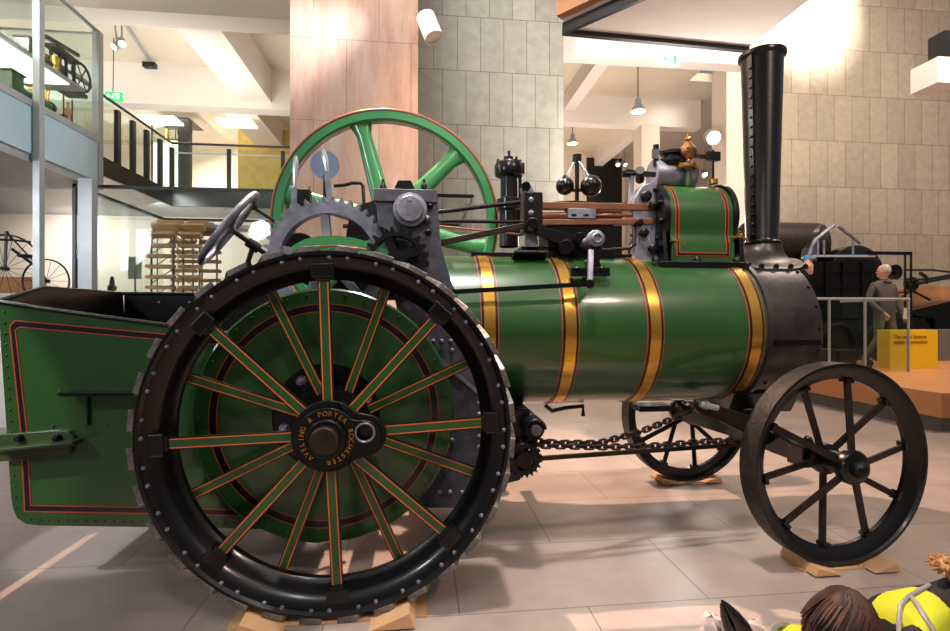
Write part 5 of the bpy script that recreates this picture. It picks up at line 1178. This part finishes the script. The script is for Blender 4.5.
def exit_sign(px0, py0, px1, py1, y, label, green):
    a_ = P(px0, py1, y); b_ = P(px1, py0, y); r_ = empty('exit_sign', (a_+b_)/2, label, 'sign'); w = b_.x-a_.x; h_ = b_.z-a_.z
    g, w_ = (m_exit, m_exitw) if green else (m_exitw, m_exit)
    mb = MB(); mb.box((a_.x, y, a_.z), (b_.x, y+.06, b_.z), g); mb.build('sign_box', r_)
    mb = MB(); X = lambda f: a_.x+w*f; Z = lambda f: a_.z+h_*f; yy_ = y-.003
    mb.prism([(X(.10), yy_, Z(.5)), (X(.22), yy_, Z(.75)), (X(.22), yy_, Z(.58)), (X(.36), yy_, Z(.58)), (X(.36), yy_, Z(.42)), (X(.22), yy_, Z(.42)), (X(.22), yy_, Z(.25))], (0, .002, 0), w_)
    mb.box((X(.68), yy_, Z(.15)), (X(.88), yy_+.002, Z(.85)), w_)
    mb.sph((X(.56), yy_, Z(.74)), h_*.08, w_, (1, .05, 1), 10, 6); mb.bar((X(.54), yy_, Z(.65)), (X(.5), yy_, Z(.42)), h_*.12, .002, w_); mb.bar((X(.5), yy_, Z(.42)), (X(.56), yy_, Z(.2)), h_*.08, .002, w_); mb.bar((X(.5), yy_, Z(.42)), (X(.42), yy_, Z(.3)), h_*.08, .002, w_); mb.bar((X(.46), yy_, Z(.6)), (X(.62), yy_, Z(.56)), h_*.06, .002, w_)
    mb.build('pictogram', r_); return r_
exit_sign(105, 92, 121, 100, 6.2, 'green emergency exit sign hanging at the upper left gallery', True)
mb = MB(); p = P(113, 92, 6.2); mb.cyl(p, (p.x, 6.22, ZC), .006, m_blk, n=6); mb.build('cord', [o for o in bpy.data.objects if o.name.startswith('exit_sign')][0])
exit_sign(661, 54, 679, 64, 6.9, 'small pale green exit sign on the white beam left of the chimney top', False)
q = MB(); a_ = P(938, 82, 5.6); b_ = P(965, 58, 5.6); q.box((a_.x, 5.6, a_.z), (b_.x, 6.1, b_.z), m_white); r_ = q.build('ceiling_projector'); tag(r_, 'white box fixture with a dark top at the upper right edge', 'fixture'); q = MB(); q.box((P(945, 40, 5.7).x, 5.7, b_.z), (b_.x, 6.0, P(945, 30, 5.7).z), m_blk); q.build('dark_housing', r_)
for i, (px, py) in enumerate(((158, 107), (235, 108))):
    q = MB(); p = P(px, py-1, 7.6); q.box((p.x-.32, 7.5, 5.0), (p.x+.32, 7.9, 5.04), m_lampw); o = q.build('ceiling_panel_light'); tag(o, ('left' if i == 0 else 'right')+' one of two flat white ceiling lights beyond the gallery beam', 'lamp', None)
# ================================================================== LIGHT
w = bpy.data.worlds.new('world'); SC.world = w; w.use_nodes = True; bg = w.node_tree.nodes['Background']
N = w.node_tree.nodes; L = w.node_tree.links
tc = N.new('ShaderNodeTexCoord'); sp_ = N.new('ShaderNodeSeparateXYZ'); L.new(tc.outputs['Generated'], sp_.inputs[0]); cr = N.new('ShaderNodeValToRGB'); mp = N.new('ShaderNodeMapRange'); mp.inputs[1].default_value = -1; L.new(sp_.outputs['Z'], mp.inputs[0]); L.new(mp.outputs[0], cr.inputs[0])
e = cr.color_ramp.elements; e[0].position = .35; e[0].color = (.10, .085, .075, 1); e[1].position = .85; e[1].color = (.85, .86, .9, 1); k = e.new(.52); k.color = (.22, .20, .18, 1)
L.new(cr.outputs[0], bg.inputs[0]); bg.inputs[1].default_value = .33
def light(kind, loc, tgt, energy, col, size=.5, angle=60, blend=.4):
    l = bpy.data.lights.new('lamp_'+kind.lower(), kind); l.energy = energy; l.color = col
    if kind == 'AREA': l.shape = 'DISK'; l.size = size
    if kind == 'SPOT': l.spot_size = math.radians(angle); l.spot_blend = blend; l.shadow_soft_size = size
    if kind == 'POINT': l.shadow_soft_size = size
    o = bpy.data.objects.new('light_'+kind.lower(), l); COL.objects.link(o); o.location = loc
    o.rotation_euler = (V(tgt)-V(loc)).to_track_quat('-Z', 'Y').to_euler(); return o
warm = (1, .78, .64); neu = (1, .95, .90); cool = (.92, .95, 1)
light('SPOT', (-.5, 2.5, 6.3), (1.7, .1, .0), 2300, (1, .68, .52), .03, 66)          # from behind: throws the shadows on the floor
light('SPOT', (-4.6, -2.2, 5.0), (-2.05, .4, 1.25), 1000, cool, .04, 11, .2)      # small pool on the tender
light('SPOT', (.2, -3.6, 5.6), (1.0, .4, 1.3), 260, neu, .12, 42)
light('SPOT', (3.6, -3.4, 5.6), (2.1, .8, 1.2), 380, warm, .12, 50)       # right front
light('SPOT', (.9, -.4, 6.5), (1.0, 1.2, 1.8), 1100, neu, .2, 44)
light('AREA', (-3.4, -2.6, 3.4), (-.6, 0, .9), 45, cool, .5)  # added fill from the left front, puts highlights on the wheel rim
light('SPOT', (.2, 2.6, 4.6), (-3.3, 3.0, 3.2), 260, cool, .2, 55)  # added spot, brightens the pale blue fascia
light('SPOT', (-3.6, 1.6, 6.2), (-2.2, -.4, 0), 360, neu, .3, 70)
light('AREA', (-8, 6, 5.0), (-6, 8.6, 1.5), 180, neu, 2.0)
light('AREA', (-4.2, 7.0, 3.2), (-3, 8.6, 1.4), 38, neu, 1.0)
light('AREA', (-6.2, 7.6, 3.2), (-6, 8.6, 1.4), 45, neu, 1.0)
light('AREA', (-5, 9.6, 5.5), (-4, 9.6, 3), 170, (1, .90, .76), 2.5)
light('AREA', (-3, 5.7, 3.9), (-3, 6.4, 6), 36, (1, .93, .84), 2.0)
light('AREA', (-4.8, .8, 2.7), (-3.7, 4.2, 1.9), 70, cool, 1.2)  # added light under the bridge deck for the post, bicycle and case
light('AREA', (4.0, 9.0, 4.6), (4, 10, 0), 75, warm, 1.5)
light('AREA', (4.0, 9.0, 3.6), (4, 10, 8), 40, warm, 1.5)
light('AREA', (5.0, 12.8, 3.6), (5, 13, 8), 60, warm, 2)
light('AREA', (4.0, 4.8, 3.2), (4.5, 6.4, 6), 130, neu, 1.5)
light('AREA', (9.0, 3.2, 8.6), (9.4, 8.5, 2.2), 620, (1, .84, .70), 3.0)
light('SPOT', (8.4, 4.8, 11.8), (9.6, YR, 9.2), 17000, (1, .97, .92), .10, 36, 1.0)   # daylight patch on the right wall
light('AREA', (4.4, 5.0, 2.6), (4.2, 2.0, 4.6), 45, neu, 1.0)   # added mid-air light, brightens the bridge soffit from below
light('SPOT', (0, 1.5, 8.5), (1.5, 6.2, 3.4), 1250, neu, .4, 75)
light('SPOT', (-3.0, -1.6, 7.6), (-.4, 3.0, 3.8), 1500, warm, .3, 46)
light('AREA', (FXc-.6, 2.2, 4.64), (FXc-.6, 2.2, 3), 60, (1, .98, .92), 1.0)
SC.view_settings.view_transform = 'Standard'; SC.view_settings.look = 'None'; SC.view_settings.exposure = .25; SC.view_settings.gamma = 1
